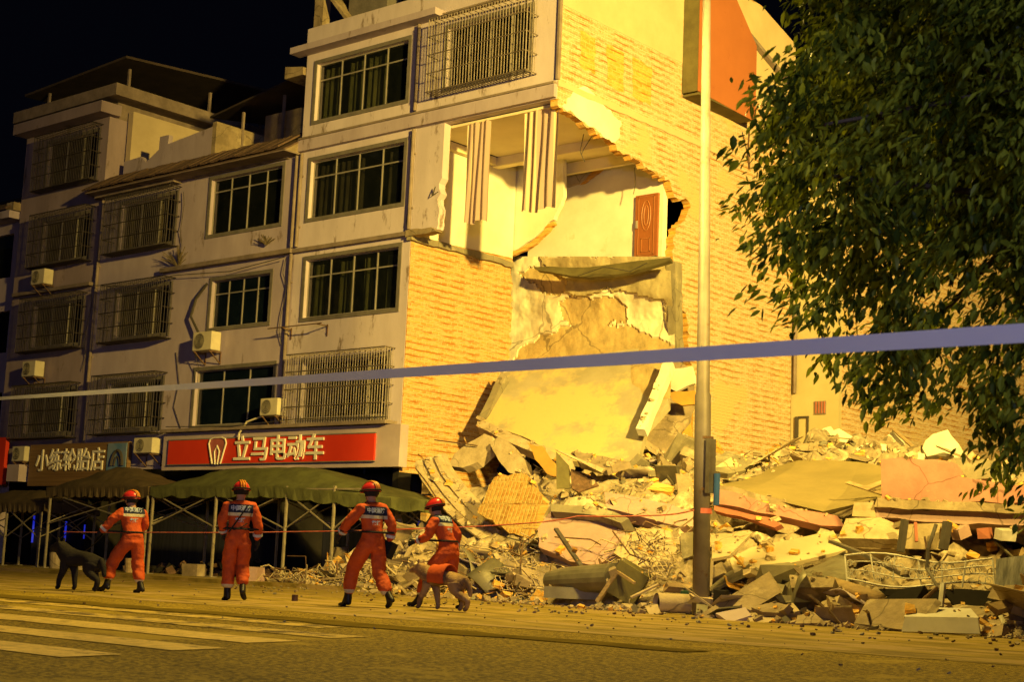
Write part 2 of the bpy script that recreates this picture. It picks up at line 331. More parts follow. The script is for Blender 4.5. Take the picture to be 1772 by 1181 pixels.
def wavy(b, x0, x1, z0, z1, y, amp=.05, wl=.22, n=None, mi=0, th=.01):
    n = n or max(6, int((x1-x0)/wl*6)); ph = rnd.random()*6
    vs = []
    for k in range(n+1):
        x = x0+(x1-x0)*k/n; a = amp*math.sin(2*math.pi*(x-x0)/wl+ph)+amp*.4*math.sin(5.1*(x-x0)/wl+ph)
        vs += [(x, y+a, z0), (x, y+a*.6, z1)]
    b.add(vs, [(2*k, 2*k+2, 2*k+3, 2*k+1) for k in range(n)], mi)
def window(bld, x0, x1, z0, z1, cols=4, transom=.70, glass=None, curt=((.0, .28),), cm=None, trim=.12, cage=None, cagem=None, label=None, slide=True):
    glass = glass or M_glass; cm = cm or M_curt
    t = trim; b = MB()   # surround, 25 mm proud of the wall
    ya, yb = YF-.03, YF+.0
    for (a0, a1, c0, c1) in ((x0-t, x1+t, z1, z1+t), (x0-t, x1+t, z0-t, z0), (x0-t, x0, z0, z1), (x1, x1+t, z0, z1)):
        b.box(a0, a1, ya, yb-.001, c0, c1)
    w = b.build('window', M_trim, bld)
    if label: w['label'] = label
    f = MB(); fy0, fy1 = YF+.12, YF+.17; s = .035
    f.box(x0, x1, fy0, fy1, z0, z0+s*1.4); f.box(x0, x1, fy0, fy1, z1-s, z1)
    f.box(x0, x0+s, fy0, fy1, z0+s*1.4, z1-s); f.box(x1-s, x1, fy0, fy1, z0+s*1.4, z1-s)
    zt = z0+(z1-z0)*transom
    if transom: f.box(x0+s, x1-s, fy0+.002, fy1-.002, zt-s*.6, zt+s*.6)
    for k in range(1, cols):
        xx = x0+(x1-x0)*k/cols; f.box(xx-s*.55, xx+s*.55, fy0-.004, fy1+.004, z0+s*1.4, z1-s)
    f.build('frame', M_alu, w)
    g = MB(); g.box(x0+.02, x1-.02, YF+.14, YF+.146, z0+.02, z1-.02); g.build('pane', glass, w)
    if curt:
        c = MB()
        for a, e in curt: wavy(c, x0+(x1-x0)*a, x0+(x1-x0)*e, z0+.03, z1-.1, YF+.34)
        c.build('curtain', cm, w)
    if cage:
        d, bm = cage, cagem or M_bar; g = MB(); X0, X1, Z0, Z1 = x0-.28, x1+.28, z0-.22, z1+.2; y0 = YF-d; r = .013
        n = int((X1-X0)/.105)
        for k in range(n+1):
            x = X0+(X1-X0)*k/n; rr = r*(1.6 if k in (0, n) else 1)
            g.tube([(x, y0, Z0), (x, y0, Z1)], rr, 4, cap=False)
        for k in range(5):
            z = Z0+(Z1-Z0)*k/4
            for p, q in (((X0, YF-.02, z), (X0, y0-.015, z)), ((X0, y0-.015, z), (X1, y0-.015, z)), ((X1, y0-.015, z), (X1, YF-.02, z))): g.tube([p, q], r*1.3, 4, cap=False)
        for X in (X0, X1):
            for k in range(1, 4): g.tube([(X, y0+d*k/4, Z0), (X, y0+d*k/4, Z1)], r, 4, cap=False)
        for k in range(n+1):
            x = X0+(X1-X0)*k/n
            g.tube([(x, y0, Z0), (x, YF-.02, Z0)], r, 4, cap=False)
            if k % 2 == 0: g.tube([(x, y0, Z1), (x, YF-.02, Z1)], r, 4, cap=False)
        g.build('grille', bm, w)
    return w
def pipe(bld, x, z0, z1, name='drain_pipe', y=YF-.07, r=.055):
    b = MB(); b.tube([(x, y, z0), (x, y, z1)], r, 8)
    for z in np.arange(z0+.6, z1, 1.6): b.box(x-.08, x+.08, y, YF-.002, z, z+.05)
    return b.build(name, M_ledge, bld)
def ledge(bld, x0, x1, z0, z1, out, name='ledge', m=None, y=YF):
    b = MB(); b.box(x0, x1, y-out, y-.001, z0, z1); return b.build(name, m or M_ledge, bld)

# ================================================================ collapsed block (things: one building)
A = thing('apartment_building', 'five storey apartment block with its right bay torn open and an empty room exposed', 'building', (-29.6, 36, 0))
b = MB()
wA = [(-34.2, -30.25, 14.03, 15.85), (-34.2, -30.2, 10.95, 12.75), (-34.15, -30.2, 7.87, 9.65), (-34.0, -30.4, 4.82, 6.5)]
holes_wall(b, XB, XP-.02, 3.4, 16.35, wA)
wA4 = (-28.7, -25.6, 14.1, 15.85)
holes_wall(b, XP+.001, XC-.02, 13.08, 18.9, [wA4])
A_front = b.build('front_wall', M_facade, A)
# broken pier beside the torn opening: ragged right edge
pts = [Vector((XP+.002, YF, z)) for z in (10.02, 13.07)]
pier = [Vector((XP+.002, YF+.002, 13.07))]+[Vector((XP+.002, YF+.002, 10.0))]
rr = random.Random(3)
right = [Vector((-28.72+(.06 if z > 11.6 else .0)+rr.uniform(-.07, .07)*(z < 11.7), YF+.002, z)) for z in np.linspace(10.0, 13.07, 22)]
b = MB(); b.poly(pier+right, (0, .26, 0)); b.build('broken_pier', M_facade, A)
# parapet over the left half and the terrace things
b = MB(); b.box(XB-.05, XP, YF, YF+.2, 16.36, 17.1); b.build('parapet', M_facade, A)
ledge(A, XB-.35, XP+.9, 16.22, 16.42, .42, 'eave', M_facade2); ledge(A, XP+.9, XC, 16.2, 16.32, .12)
ledge(A, XB-.05, XC-.001, 13.1, 13.46, .13, 'floor_band', M_facade2)
ledge(A, XB, XC, 13.46, 13.52, .17); ledge(A, XB, XP, 9.92, 10.04, .12)
b = MB(); b.poly(jag([Vector((XP-.1, 29.86, 9.86)), Vector((XP+1.1, 29.86, 9.9)), Vector((XP+.9, 29.86, 10.04)), Vector((XP-.1, 29.86, 10.06))], .2, .02, 4), (0, .3, 0)); b.build('broken_ledge', M_conc, A)
for (x0, x1, z0, z1), cu in zip(wA[:3], (((.0, .2), (.27, .45), (.5, .72)), ((.0, .24), (.25, .5), (.76, 1)), ((.0, .14), (.3, .46), (.56, .66), (.8, 1)))):
    window(A, x0, x1, z0, z1, 4, .72, curt=cu, cm=M_curt if z0 != wA[1][2] else mat('curtain_dark_olive', (.13, .12, .07), (.07, .06, .04), bump=0))
window(A, *wA[3], cols=4, transom=.55, curt=((0, .4), (.5, 1.)), cm=mat('curtain_grey', (.38, .36, .30), (.25, .24, .2), scale=2, bump=0), cage=.42)
window(A, *wA4, cols=4, transom=.0, curt=((.02, .2), (.35, .62), (.7, .98)), cm=mat('curtain_brown', (.34, .26, .1), (.2, .16, .08), scale=2, bump=0), cage=.5)
pipe(A, XP-.05, 13.6, 16.2); pipe(A, XP-.05, 10.1, 13.05); pipe(A, XB+.12, 10.1, 13.05)
b = MB(); b.box(XC-.02, XC+.05, YF-.06, YF+.05, 13.6, 18.9); b.build('corner_strip', M_ledge, A)
# party wall (brick below, plastered in the room above)
def YZ(pl, X): return [Vector((X, *side(px, py, X).yz)) for px, py in pl]
XQ = XP+.006
pp = [Vector((XQ, YF+.012, 3.2)), Vector((XQ, YF+.012, 9.9))]+YZ([(885, 446)], XQ)+YZ([(886, 500), (884, 560), (882, 610), (874, 640), (868, 660)], XQ)+[Vector((XQ, 34.2, 4.5)), Vector((XQ, 34.2, .5)), Vector((XQ, 31.2, .5)), Vector((XQ, 31.2, 3.2))]
b = MB(); b.poly(jag(pp, .11, .08, 8, skip=(0, 1, 9, 10, 11)), (-.24, 0, 0)); b.build('party_wall', M_bparty, A)
b = MB(); b.poly([Vector((XP-.003, y, z)) for y, z in ((30.27, 9.95), (34.45, 9.95), (34.45, 13.0), (30.27, 13.0))], (-.2, 0, 0)); b.build('room_side_wall', M_plaster, A)
b = MB(); b.poly(jag([Vector((XP+.12, y, z)) for y, z in ((29.9, 9.78), (34.4, 9.78), (34.4, 9.95), (29.9, 9.95))], .3, .03, 5), (-.2, 0, 0)); b.build('floor_slab_edge', M_concg, A)
# hanging piece of front-facing plaster wall with a torn lower edge
px = [(880, 262), (975, 248), (975, 340), (958, 380), (950, 384), (938, 400), (925, 412), (905, 425), (895, 432), (884, 436)]
pl = [front(x, y, 34.5) for x, y in px]
b = MB(); b.poly(jag(pl, .15, .03, 9, skip=(0, 1, 9)), (0, .16, 0)); b.build('torn_inner_wall', M_plaster, A)
pe = [front(x, y, 34.49) for x, y in [(957, 383), (949, 387), (937, 403), (924, 415), (905, 427), (884, 438), (884, 444), (908, 434), (928, 421), (944, 405), (953, 394), (960, 388)]]
b = MB(); b.poly(jag(pe, .12, .02, 2), (0, .12, 0)); b.build('torn_edge', M_bdark, A)
b = MB()
b.box(XP-.2, XC-.26, 35.4, 35.62, 9.7, 13.05)          # back wall of the room
bw = b.build('room_back_wall', M_plaster, A)
b = MB(); b.box(XP+.25, XC-.26, YF+.28, 35.39, 12.98, 13.06)
b.build('room_ceiling', M_ceil, A)
b = MB(); b.box(XP, XC-.26, 33.3, 33.6, 12.7, 12.975); b.box(XP, XC-.26, 34.9, 35.05, 12.62, 12.972); b.box(XP+.02, XP+.2, 30.3, 33.29, 12.74, 12.974)
b.build('ceiling_beam', M_ceil, A)
px = [(962, 296), (1000, 290), (1030, 285), (1050, 282), (1040, 296), (1025, 304), (1010, 318), (990, 322), (962, 326)]
pl = jag([front(x, y, 35.36) for x, y in px], .15, .05, 6); b = MB(); b.poly(pl, (0, .03, 0)); b.build('peeling_plaster', M_conclt, A)
px = [(1022, 300), (1034, 290), (1050, 286), (1044, 294), (1030, 304), (1012, 318), (1004, 320)]
b = MB(); b.poly(jag([front(x, y, 35.33) for x, y in px], .1, .03, 6), (0, .02, 0)); b.build('exposed_brick', M_bdark, A)
# the door in the room
d0, d1 = -25.78, -24.98; dz0, dz1 = 9.84, 11.72
b = MB(); b.box(d0, d1, 35.3, 35.385, dz0, dz1); dr = b.build('door', M_door, A, )
dr['label'] = 'reddish brown panelled door in the open room'
b = MB()
for (a0, a1, c0, c1) in ((.14, .86, .03, .97), (.3, .7, .42, .9), (.3, .7, .08, .3)):
    X0, X1 = d0+(d1-d0)*a0, d0+(d1-d0)*a1; Z0, Z1 = dz0+(dz1-dz0)*c0, dz0+(dz1-dz0)*c1; w = .022
    if a0 == .3 and c0 == .42:
        n = 20; ps = [((X0+X1)/2+(X1-X0)/2*math.cos(2*math.pi*k/n), 35.292, (Z0+Z1)/2+(Z1-Z0)/2*math.sin(2*math.pi*k/n)) for k in range(n+1)]
        b.tube(ps, .016, 4, cap=False); ps = [((X0+X1)/2+(X1-X0)/4*math.cos(2*math.pi*k/n), 35.292, (Z0+Z1)/2+(Z1-Z0)/3*math.sin(2*math.pi*k/n)) for k in range(n+1)]; b.tube(ps, .014, 4, cap=False)
    else:
        for q in ((X0, X1, Z0, Z0+w), (X0, X1, Z1-w, Z1), (X0, X0+w, Z0, Z1), (X1-w, X1, Z0, Z1)): b.box(q[0], q[1], 35.282, 35.299, q[2], q[3])
b.build('door_moulding', M_doorl, dr)
b = MB(); b.box(d0+.06, d0+.11, 35.24, 35.29, 10.72, 10.95); b.build('door_handle', M_alu, dr)
# curtains hanging in the torn window opening
M_stripe = mat('curtain_striped', (.66, .6, .48), (.30, .24, .26), scale=2, bump=0)
N, L = nt(M_stripe); bs = N['Principled BSDF']
tc = N.new('ShaderNodeNewGeometry'); sx = N.new('ShaderNodeSeparateXYZ'); L.new(tc.outputs['Position'], sx.inputs[0])
wv = N.new('ShaderNodeMath'); wv.operation = 'SINE'; mu = N.new('ShaderNodeMath'); mu.operation = 'MULTIPLY'; mu.inputs[1].default_value = 30; L.new(sx.outputs[0], mu.inputs[0]); L.new(mu.outputs[0], wv.inputs[0])
rp = N.new('ShaderNodeValToRGB'); rp.color_ramp.elements[0].position = .15; rp.color_ramp.elements[1].position = .75; rp.color_ramp.elements[0].color = (.50, .38, .34, 1); rp.color_ramp.elements[1].color = (.74, .64, .44, 1)
L.new(wv.outputs[0], rp.inputs[0]); L.new(rp.outputs[0], bs.inputs['Base Color'])
tl = N.new('ShaderNodeBsdfTranslucent'); L.new(rp.outputs[0], tl.inputs[0]); ms = N.new('ShaderNodeMixShader'); ms.inputs[0].default_value = .4; L.new(bs.outputs[0], ms.inputs[1]); L.new(tl.outputs[0], ms.inputs[2]); L.new(ms.outputs[0], N['Material Output'].inputs[0])
def curtain(x0, x1, z0, z1, lab, fold=.2):
    n = 90; m_ = 14; vs = []; rr = random.Random(int(-x0*100))
    for j in range(m_+1):
        t = j/m_; z = z1+(z0-z1)*t
        for k in range(n+1):
            u = k/n; x = x0+(x1-x0)*u+.03*math.sin(3*t+u*4)*t
            y = YF+.30+(.038+.015*t)*math.sin(2*math.pi*u*(x1-x0)/fold+.6*t)+.02*math.sin(13*u+t*3)
            zz = z+(.05*math.sin(9*u+1) if j == m_ else 0)
            vs.append((x, y, zz))
    b = MB(); b.add(vs, [(j*(n+1)+k, j*(n+1)+k+1, (j+1)*(n+1)+k+1, (j+1)*(n+1)+k) for j in range(m_) for k in range(n)])
    o = b.build('curtain', M_stripe, smooth=True, loc=((x0+x1)/2, YF+.3, z1)); tag(o, lab, 'curtain', 'striped curtains left hanging in the torn window')
curtain(-28.05, -27.2, 10.12, 13.0, 'narrow striped curtain hanging beside the broken pier of the torn room')
curtain(-25.95, -24.72, 10.18, 12.97, 'wide striped curtain hanging at the outer corner of the torn room', .26)
# storey below: plastered back wall with stains, column, sagging floor
from mathutils.geometry import intersect_point_tri_2d
def inpoly(x, y, pl):
    c = False; n = len(pl)
    for i in range(n):
        (x1, y1), (x2, y2) = pl[i], pl[(i+1) % n]
        if (y1 > y) != (y2 > y) and x < (x2-x1)*(y-y1)/(y2-y1)+x1: c = not c
    return c
rows_ = [(886, 1160, 444), (884, 1161, 480), (882, 1163, 520), (878, 1167, 560), (874, 1168, 600), (868, 1162, 640), (862, 1160, 690)]
bare_ = [[(900, 470), (925, 462), (962, 470), (978, 486), (968, 506), (948, 512), (922, 496)], [(962, 526), (990, 511), (1030, 520), (1062, 512), (1084, 530), (1070, 549), (1040, 566), (980, 560)], [(882, 640), (904, 604), (930, 588), (985, 562), (1040, 556), (1100, 566), (1150, 590), (1175, 600), (1170, 700), (860, 700)], [(1062, 544), (1080, 536), (1086, 552), (1066, 560)]]
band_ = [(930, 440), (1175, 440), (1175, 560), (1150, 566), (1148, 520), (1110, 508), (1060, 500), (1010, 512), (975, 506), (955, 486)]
nu, nv = 120, 84; vs = []; kind = []
for j in range(nv+1):
    t = j/nv*(len(rows_)-1); i = min(int(t), len(rows_)-2); f_ = t-i
    xl, xr, yy = [rows_[i][k]*(1-f_)+rows_[i+1][k]*f_ for k in range(3)]
    for k in range(nu+1):
        px_, py_ = xl+(xr-xl)*k/nu, yy; p = front(px_, py_, 35.2); q = Vector((p.x*1.3, p.z*1.3, 2))
        jx, jy = px_+9*noise.noise(q*1.8)+4*noise.noise(q*6), py_+9*noise.noise(q*1.8+Vector((5, 5, 5)))+4*noise.noise(q*6+Vector((3, 1, 0)))
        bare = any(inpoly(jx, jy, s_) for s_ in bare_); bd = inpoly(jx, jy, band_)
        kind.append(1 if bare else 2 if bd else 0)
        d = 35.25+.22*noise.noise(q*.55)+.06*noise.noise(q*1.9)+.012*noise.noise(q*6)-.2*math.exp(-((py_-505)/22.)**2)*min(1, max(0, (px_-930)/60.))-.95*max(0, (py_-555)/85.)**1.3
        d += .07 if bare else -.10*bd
        vs.append(front(px_, py_, d))
b = MB()
for j in range(nv):
    for k in range(nu):
        a0 = j*(nu+1)+k; b.f.append((a0, a0+1, a0+nu+2, a0+nu+1)); b.m.append(kind[a0])
b.v = [tuple(v) for v in vs]
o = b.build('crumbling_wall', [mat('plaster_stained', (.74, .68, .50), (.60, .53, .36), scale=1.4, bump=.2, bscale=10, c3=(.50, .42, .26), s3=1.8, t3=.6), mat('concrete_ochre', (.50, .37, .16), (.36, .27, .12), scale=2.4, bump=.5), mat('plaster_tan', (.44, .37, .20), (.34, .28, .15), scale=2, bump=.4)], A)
crack(MATS['plaster_stained'], .5, .007); crack(MATS['concrete_ochre'], .45, .006)
b = MB(); b.box(XP-.2, XC-.3, 35.75, 35.85, 3, 9.75); b.build('lower_room_back_wall', M_plaster, A)
def sag(pl, Y0, Y1, th, name, m, par, rows=10, amp=.18, seed=1):
    """sheet between an upper and a lower pixel line, each with own depth, bulging"""
    up, lo = pl; n = len(up); vs = []
    for j in range(rows+1):
        t = j/rows
        for k in range(n):
            p = front(*up[k], Y0[k]).lerp(front(*lo[k], Y1[k]), t)
            p += Vector((0, -1, 0))*(amp*math.sin(math.pi*t)+.12*noise.noise(p*1.1+Vector((seed, 0, 0))))
            vs.append(p)
    b = MB(); b.add(vs, [(j*n+k, j*n+k+1, (j+1)*n+k+1, (j+1)*n+k) for j in range(rows) for k in range(n-1)])
    k0 = len(vs); b.v += [(v[0], v[1]+th, v[2]-.05) for v in vs]
    b.f += [(k0+j*n+k, k0+(j+1)*n+k, k0+(j+1)*n+k+1, k0+j*n+k+1) for j in range(rows) for k in range(n-1)]
    rim = [k for k in range(n)]+[j*n+n-1 for j in range(1, rows+1)]+[rows*n+k for k in range(n-2, -1, -1)]+[j*n for j in range(rows-1, 0, -1)]
    b.f += [(rim[i], k0+rim[i], k0+rim[(i+1) % len(rim)], rim[(i+1) % len(rim)]) for i in range(len(rim))]
    b.m = [0]*len(b.f)
    return b.build(name, m, par)
up = [(922, 462), (950, 461), (985, 463), (1020, 462), (1060, 457), (1100, 452), (1160, 446)]
lo = [(930, 468), (958, 472), (990, 478), (1020, 480), (1050, 478), (1095, 470), (1162, 452)]
sag((up, lo), [34.6]*7, [34.3]*7, .12, 'sagging_floor_edge', M_olive, A, rows=3, amp=0.0)
b = MB(); q = [front(1153, 455, 35.2), front(1168, 452, 35.2), front(1171, 612, 35.2), front(1156, 612, 35.2)]; b.poly(jag(q, .25, .03, 3), (0, .35, 0)); b.build('broken_column', M_concg, A)
# shell behind the collapse so that no light leaks through
b = MB(); b.box(XB, XC-.26, 42.15, 42.4, 0, 18.5); b.box(XB, XC-.26, YF+.3, 42.1, 18.3, 18.5); b.box(XP, XC-.26, 35.7, 42.1, 12.98, 13.1); b.box(XP, XC-.26, 35.7, 42.1, 9.7, 9.85)
b.box(XP, XC-.26, YF+.3, 35.35, 13.1, 13.25); b.box(XP+.0, XC-.26, 35.66, 35.7, 3, 9.69)
b.box(XB, XP-.26, 33.5, 33.6, 0, 16.3); b.box(XB, XP-.1, YF+.3, 33.4, 16.1, 16.3); b.box(XP, XC-.3, 33.2, 33.3, 13.3, 18.2)
b.build('inner_shell', M_dark, A)
# --- side wall, torn
inner = [(965, 182), (985, 196), (1010, 215), (1037, 232), (1060, 246), (1072, 261), (1100, 276), (1130, 296), (1160, 314), (1164, 330), (1172, 343), (1190, 346), (1195, 360), (1187, 375), (1174, 388), (1168, 408), (1164, 440), (1168, 470), (1178, 520), (1190, 560), (1192, 600), (1196, 640), (1200, 700)]
edge = YZ(inner, XC)
top = [(30.0, 18.95), (40.2, 18.95), (42.4, 18.3)]
outer = [Vector((XC, y, z)) for y, z in ((42.4, 18.3), (42.4, .5), (36.9, .5))]
poly = [Vector((XC, 30.003, 18.95))]+edge+outer[::-1]+[Vector((XC, 40.2, 18.95))]
n = len(poly); b = MB(); b.poly(jag(poly, .10, .085, 21, skip=(0, n-4, n-3, n-2, n-1, n-5)), (-.25, 0, 0), 0, 1)
b.build('side_wall', [M_bside, M_bdark], A)
def side_patch(name, pl, m, out=.012, sd=1, st=.2, am=.04, world=False):
    q = [Vector((XC+out, y, z)) for y, z in pl] if world else [p+Vector((out, 0, 0)) for p in YZ(pl, XC)]
    b = MB(); b.poly(jag(q, st, am, sd), (-out+.002, 0, 0)); return b.build(name, m, A)
side_patch('side_plaster', [(30.05, 15.72), (42.35, 15.72), (42.35, 18.28), (40.2, 18.9), (30.05, 18.9)], M_bplas, .014, 3, .5, .015, world=True)
side_patch('plaster_patch', [(998, 153), (1018, 153), (1046, 185), (1074, 209), (1070, 240), (1063, 246), (1035, 229), (1005, 209), (972, 184), (987, 168)], M_plaster, .02, 5, .12, .06)
for q, s_ in (([(1004, 52), (1030, 66), (1030, 130), (1004, 116)], 1), ([(1050, 76), (1080, 92), (1079, 160), (1050, 145)], 2), ([(1094, 98), (1128, 116), (1126, 184), (1094, 166)], 3)):
    side_patch('bare_brick_panel', q, M_bdark, .006, s_, .2, .05)
side_patch('beam_line', [(30.02, 13.42), (38.5, 13.42), (38.5, 13.6), (30.02, 13.6)], M_bplas, .03, 4, .3, .02, world=True)
# orange sheet box hung on the side wall
y0, y1 = side(1209, 120, XC+.6).y, side(1309, 120, XC+.6).y; zb = side(1240, 178, XC+.6).z
b = MB(); yo = [Vector((XC+.6, y0, zb+.1)), Vector((XC+.6, y1, zb-.02)), Vector((XC+.6, y1, 17.1)), Vector((XC+.6, y1-1.6, 18.6)), Vector((XC+.6, y0, 18.8))]
b.poly(yo, (-.02, 0, 0)); o = b.build('orange_panel', M_orange, A)
b = MB(); b.box(XC+.02, XC+.578, y0+.01, y0+.06, zb+.12, 18.7); b.box(XC+.02, XC+.578, y0+.06, y1-.02, zb+.02, zb+.09); b.box(XC+.02, XC+.578, y1-.06, y1-.01, zb+.1, 17)
b.build('panel_box', M_olive, A)
b = MB(); b.beam((XC+.12, 36.2, 18.75), (XC+.12, 42.5, 16.5), .16, .12); b.build('sloping_verge', M_ledge, A)
b = MB(); b.tube([(XC+.5, 38.8, zb-.2), (XC+.1, 39.4, zb-.7), (XC+.04, 39.6, zb-1.3)], .03, 5); b.build('loose_bracket', M_rust, A)
# shop fascia with the red sign
b = MB(); b.box(-40.1, -29.45, YF-.32, YF-.002, 3.32, 4.5); b.build('fascia', M_fascia, A)
b = MB(); b.box(-40.1, -29.9, YF-.5, YF-.003, 4.52, 4.62); b.build('fascia_canopy', M_ledge, A)
b = MB(); b.box(-34.7, -34.55, YF+.02, 33, 0, 3.3); b.box(-29.98, -29.75, YF+.003, YF+.5, .0, 3.3)
b.box(-34.5, -29.9, 31.9, 32, 0, 3.3); b.build('shop_front', M_dark, A)
rs = thing('shop_sign', 'long red shop sign with white characters and a shield emblem', 'shop sign', (-35.5, YF-.36, 3.95))
b = MB(); b.box(-39.75, -30.38, YF-.38, YF-.325, 3.5, 4.26); b.build('sign_board', M_signred, rs)
b = MB()
for q in ((-39.77, -30.36, 3.47, 3.5), (-39.77, -30.36, 4.26, 4.29)): b.box(q[0], q[1], YF-.39, YF-.325, q[2], q[3])
b.build('sign_rim', M_trim, rs)
fn = lambda u, v, w: Vector((-34.43+u*1.02, YF-.40-w, 3.87+v))
stamp_text('立马电动车', .80, 'sign_characters', M_letter, rs, fn, ext=.025, bold=.012)
b = MB()   # emblem: shield outline with two prongs
c = Vector((-37.25, YF-.41, 3.87)); sh = [(-.42, .25), (-.36, .38), (-.2, .43), (.2, .43), (.36, .38), (.42, .25), (.2, -.38)]; 
b.tube([c+Vector((x, 0, z)) for x, z in [(-.2, -.38)]+sh], .028, 5); b.tube([c+Vector((x, 0, z)) for x, z in ((-.06, -.4), (-.12, .0), (0, .18), (.12, 0), (.06, -.4))], .026, 5)
b.build('emblem_outline', M_letter, rs)
b = MB(); b.poly([c+Vector((x*.93, .012, z*.93)) for x, z in [(-.2, -.38)]+sh], (0, .015, 0)); b.build('emblem_field', mat('emblem_mauve', (.42, .12, .10), rough=.5, bump=0), rs)

# ================================================================ middle block
B = thing('apartment_building', 'middle four storey block with caged windows under an old tiled skirt roof', 'building', (-40, 36, 0))
b = MB(); wB = [(-39.0, -35.5, 10.98, 12.82), (-38.6, -35.75, 7.88, 9.42), (-39.1, -35.3, 4.75, 6.52)]
wb = [(-43.9, -40.85, 11.0, 12.6), (-43.75, -40.8, 7.9, 9.5), (-43.85, -40.85, 4.78, 6.35)]
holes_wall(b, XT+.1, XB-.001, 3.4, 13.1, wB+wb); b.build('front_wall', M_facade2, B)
window(B, *wB[0], cols=4, transom=.78, curt=()); window(B, *wB[1], cols=4, transom=.72, curt=(), glass=M_bglass)
window(B, *wB[2], cols=3, transom=.68, curt=(), glass=M_bglass, label='wide blue tinted window with a lamp reflected in it')
for k, w_ in enumerate(wb):
    window(B, *w_, cols=3, transom=.0, curt=((.02, .14), (.5, .62), (.8, .95)) if k < 2 else ((.03, .14), (.3, .9)), cm=M_curtw, cage=.5, cagem=M_bard)
ledge(B, -41.2, XB, 9.92, 10.06, .2); ledge(B, XT, -40.6, 12.92, 13.04, .35, 'window_hood'); ledge(B, -39.9, -35.2, 12.98, 13.06, .12, 'window_hood')
ledge(B, -50.1, -45.2, 9.86, 9.98, .22) ; pipe(B, XT+.14, 3.5, 13.); pipe(B, XB+.02-.1, 3.6, 9.9); pipe(B, XB-.1, 10.1, 13)
# tiled skirt roof
b = MB(); n = 60
for k in range(n):
    x0 = -45.3+10.4*k/n; x1 = x0+10.4/n*.92
    if rnd.random() < .03: continue
    dz = rnd.uniform(-.02, .02)
    b.poly([Vector((x0, YF-.75, 13.12+dz)), Vector((x1, YF-.75, 13.12+dz)), Vector((x1, YF+.25, 13.78+dz)), Vector((x0, YF+.25, 13.78+dz))], (0, -.02, .05))
b.poly([Vector((XT-.1, YF-.7, 13.08)), Vector((XB, YF-.7, 13.08)), Vector((XB, YF+.25, 13.68)), Vector((XT-.1, YF+.25, 13.68))], (0, .03, -.04))
b.build('tiled_skirt', M_rooftile, B)
b = MB(); b.poly([Vector((XB-.06, YF-.68, 13.06)), Vector((XB-.06, YF+.3, 13.06)), Vector((XB-.06, YF+.3, 13.74))], (.04, 0, 0)); b.build('gable_end', M_conc, B)
b = MB(); b.box(XT-.1, XB, YF-.68, YF-.002, 13.02, 13.07); b.build('soffit', M_ledge, B)
# roof terrace: balcony parapet with broken top, rooftop room walls
b = MB(); pp = [Vector((x, YF+.4, z)) for x, z in ((-44.6, 13.8), (-39.7, 13.8), (-39.7, 14.85), (-42.1, 14.62), (-42.1, 14.95), (-42.6, 14.95), (-42.6, 14.5), (-43.3, 14.15), (-43.6, 14.4), (-44.6, 14.35))]
b.poly(pp, (0, .18, 0)); b.build('balcony_parapet', M_facade2, B)
b = MB(); b.box(-39.7, -39.5, YF+.4, YF+3, 13.8, 15.0); b.box(-39.2, -37.4, YF+2.2, YF+2.4, 13.8, 15.6); b.build('rooftop_wall', M_conc, B)
b = MB(); b.box(XT+.1, XB-.3, YF+.3, 41, 13.5, 13.8); b.build('roof_slab', M_ledge, B)
b = MB(); b.poly([Vector(p) for p in ((-41.2, YF+1.4, 15.65), (-34.9, YF+.6, 16.05), (-34.9, 38, 17.1), (-41.2, 38, 16.7))], (0, 0, .07)); b.build('shed_roof', M_roofd, B)
b = MB()
for x, y, z in ((-39.5, YF+1.5, 15.6), (-37.2, YF+1.3, 15.75), (-35.1, YF+.9, 15.9)): b.beam((x, y, 13.8), (x, y, z), .08)
b.build('shed_post', M_ledge, B)
b = MB(); b.box(XT+.2, XB-.1, 33.4, 33.5, 0, 13.4); b.box(XT+.2, XB-.1, 31.9, 32, 0, 3.3); b.box(XT+.2, XB-.05, YF+.3, 33.3, 12.95, 13.0); b.box(XT+.15, XT+.2, YF+.3, 33.4, 0, 13); b.box(XB-.1, XB-.05, YF+.3, 33.4, 3.3, 13); b.build('inner_shell', M_dark, B)
b = MB(); b.box(-44.2, -42.6, YF-.02, YF+.02, 3.3, 3.39); b.build('lintel', M_ledge, B)
b = MB(); b.poly([Vector(p) for p in ((XB-.9, YF-.1, 15.6), (XB-.05, YF-.1, 15.6), (XB-.05, YF-.1, 15.85), (XB-.9, YF-.1, 16.0))], (0, 1.2, 0)); b.build('side_canopy', M_conc, A)

# ================================================================ tower block at the left
T = thing('apartment_building', 'narrow five storey block at the left with caged windows and stacked flat roofs', 'building', (-47.7, 35, 0))
wT = [(-48.85, -45.7, 13.9, 15.55), (-48.7, -45.75, 11.0, 12.55), (-48.85, -45.8, 7.9, 9.45), (-48.85, -45.75, 4.75, 6.25)]
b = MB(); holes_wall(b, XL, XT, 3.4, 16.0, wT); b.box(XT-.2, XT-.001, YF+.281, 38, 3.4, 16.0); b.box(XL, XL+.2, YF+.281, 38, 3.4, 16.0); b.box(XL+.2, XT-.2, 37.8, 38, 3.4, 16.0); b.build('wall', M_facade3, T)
for k, w_ in enumerate(wT): window(T, *w_, cols=3, transom=.0, curt=((.0, .12), (.55, .7)), cm=M_curt, cage=.45, cagem=M_bard)
b = MB(); b.box(XL-.1, XT+.25, YF-.55, YF+.3, 16.02, 16.42); b.build('cornice', M_facade3, T)
b = MB(); b.box(XL-.6, XT+.7, YF-.3, YF+6.8, 16.62, 17.05); b.build('flat_roof', M_ledge, T)  # dark concrete puts the shade on the roof front into the colour
b = MB(); b.box(XL, XT, YF+.3, 38, 16.0, 16.6); b.build('roof_wall', M_ledge, T)
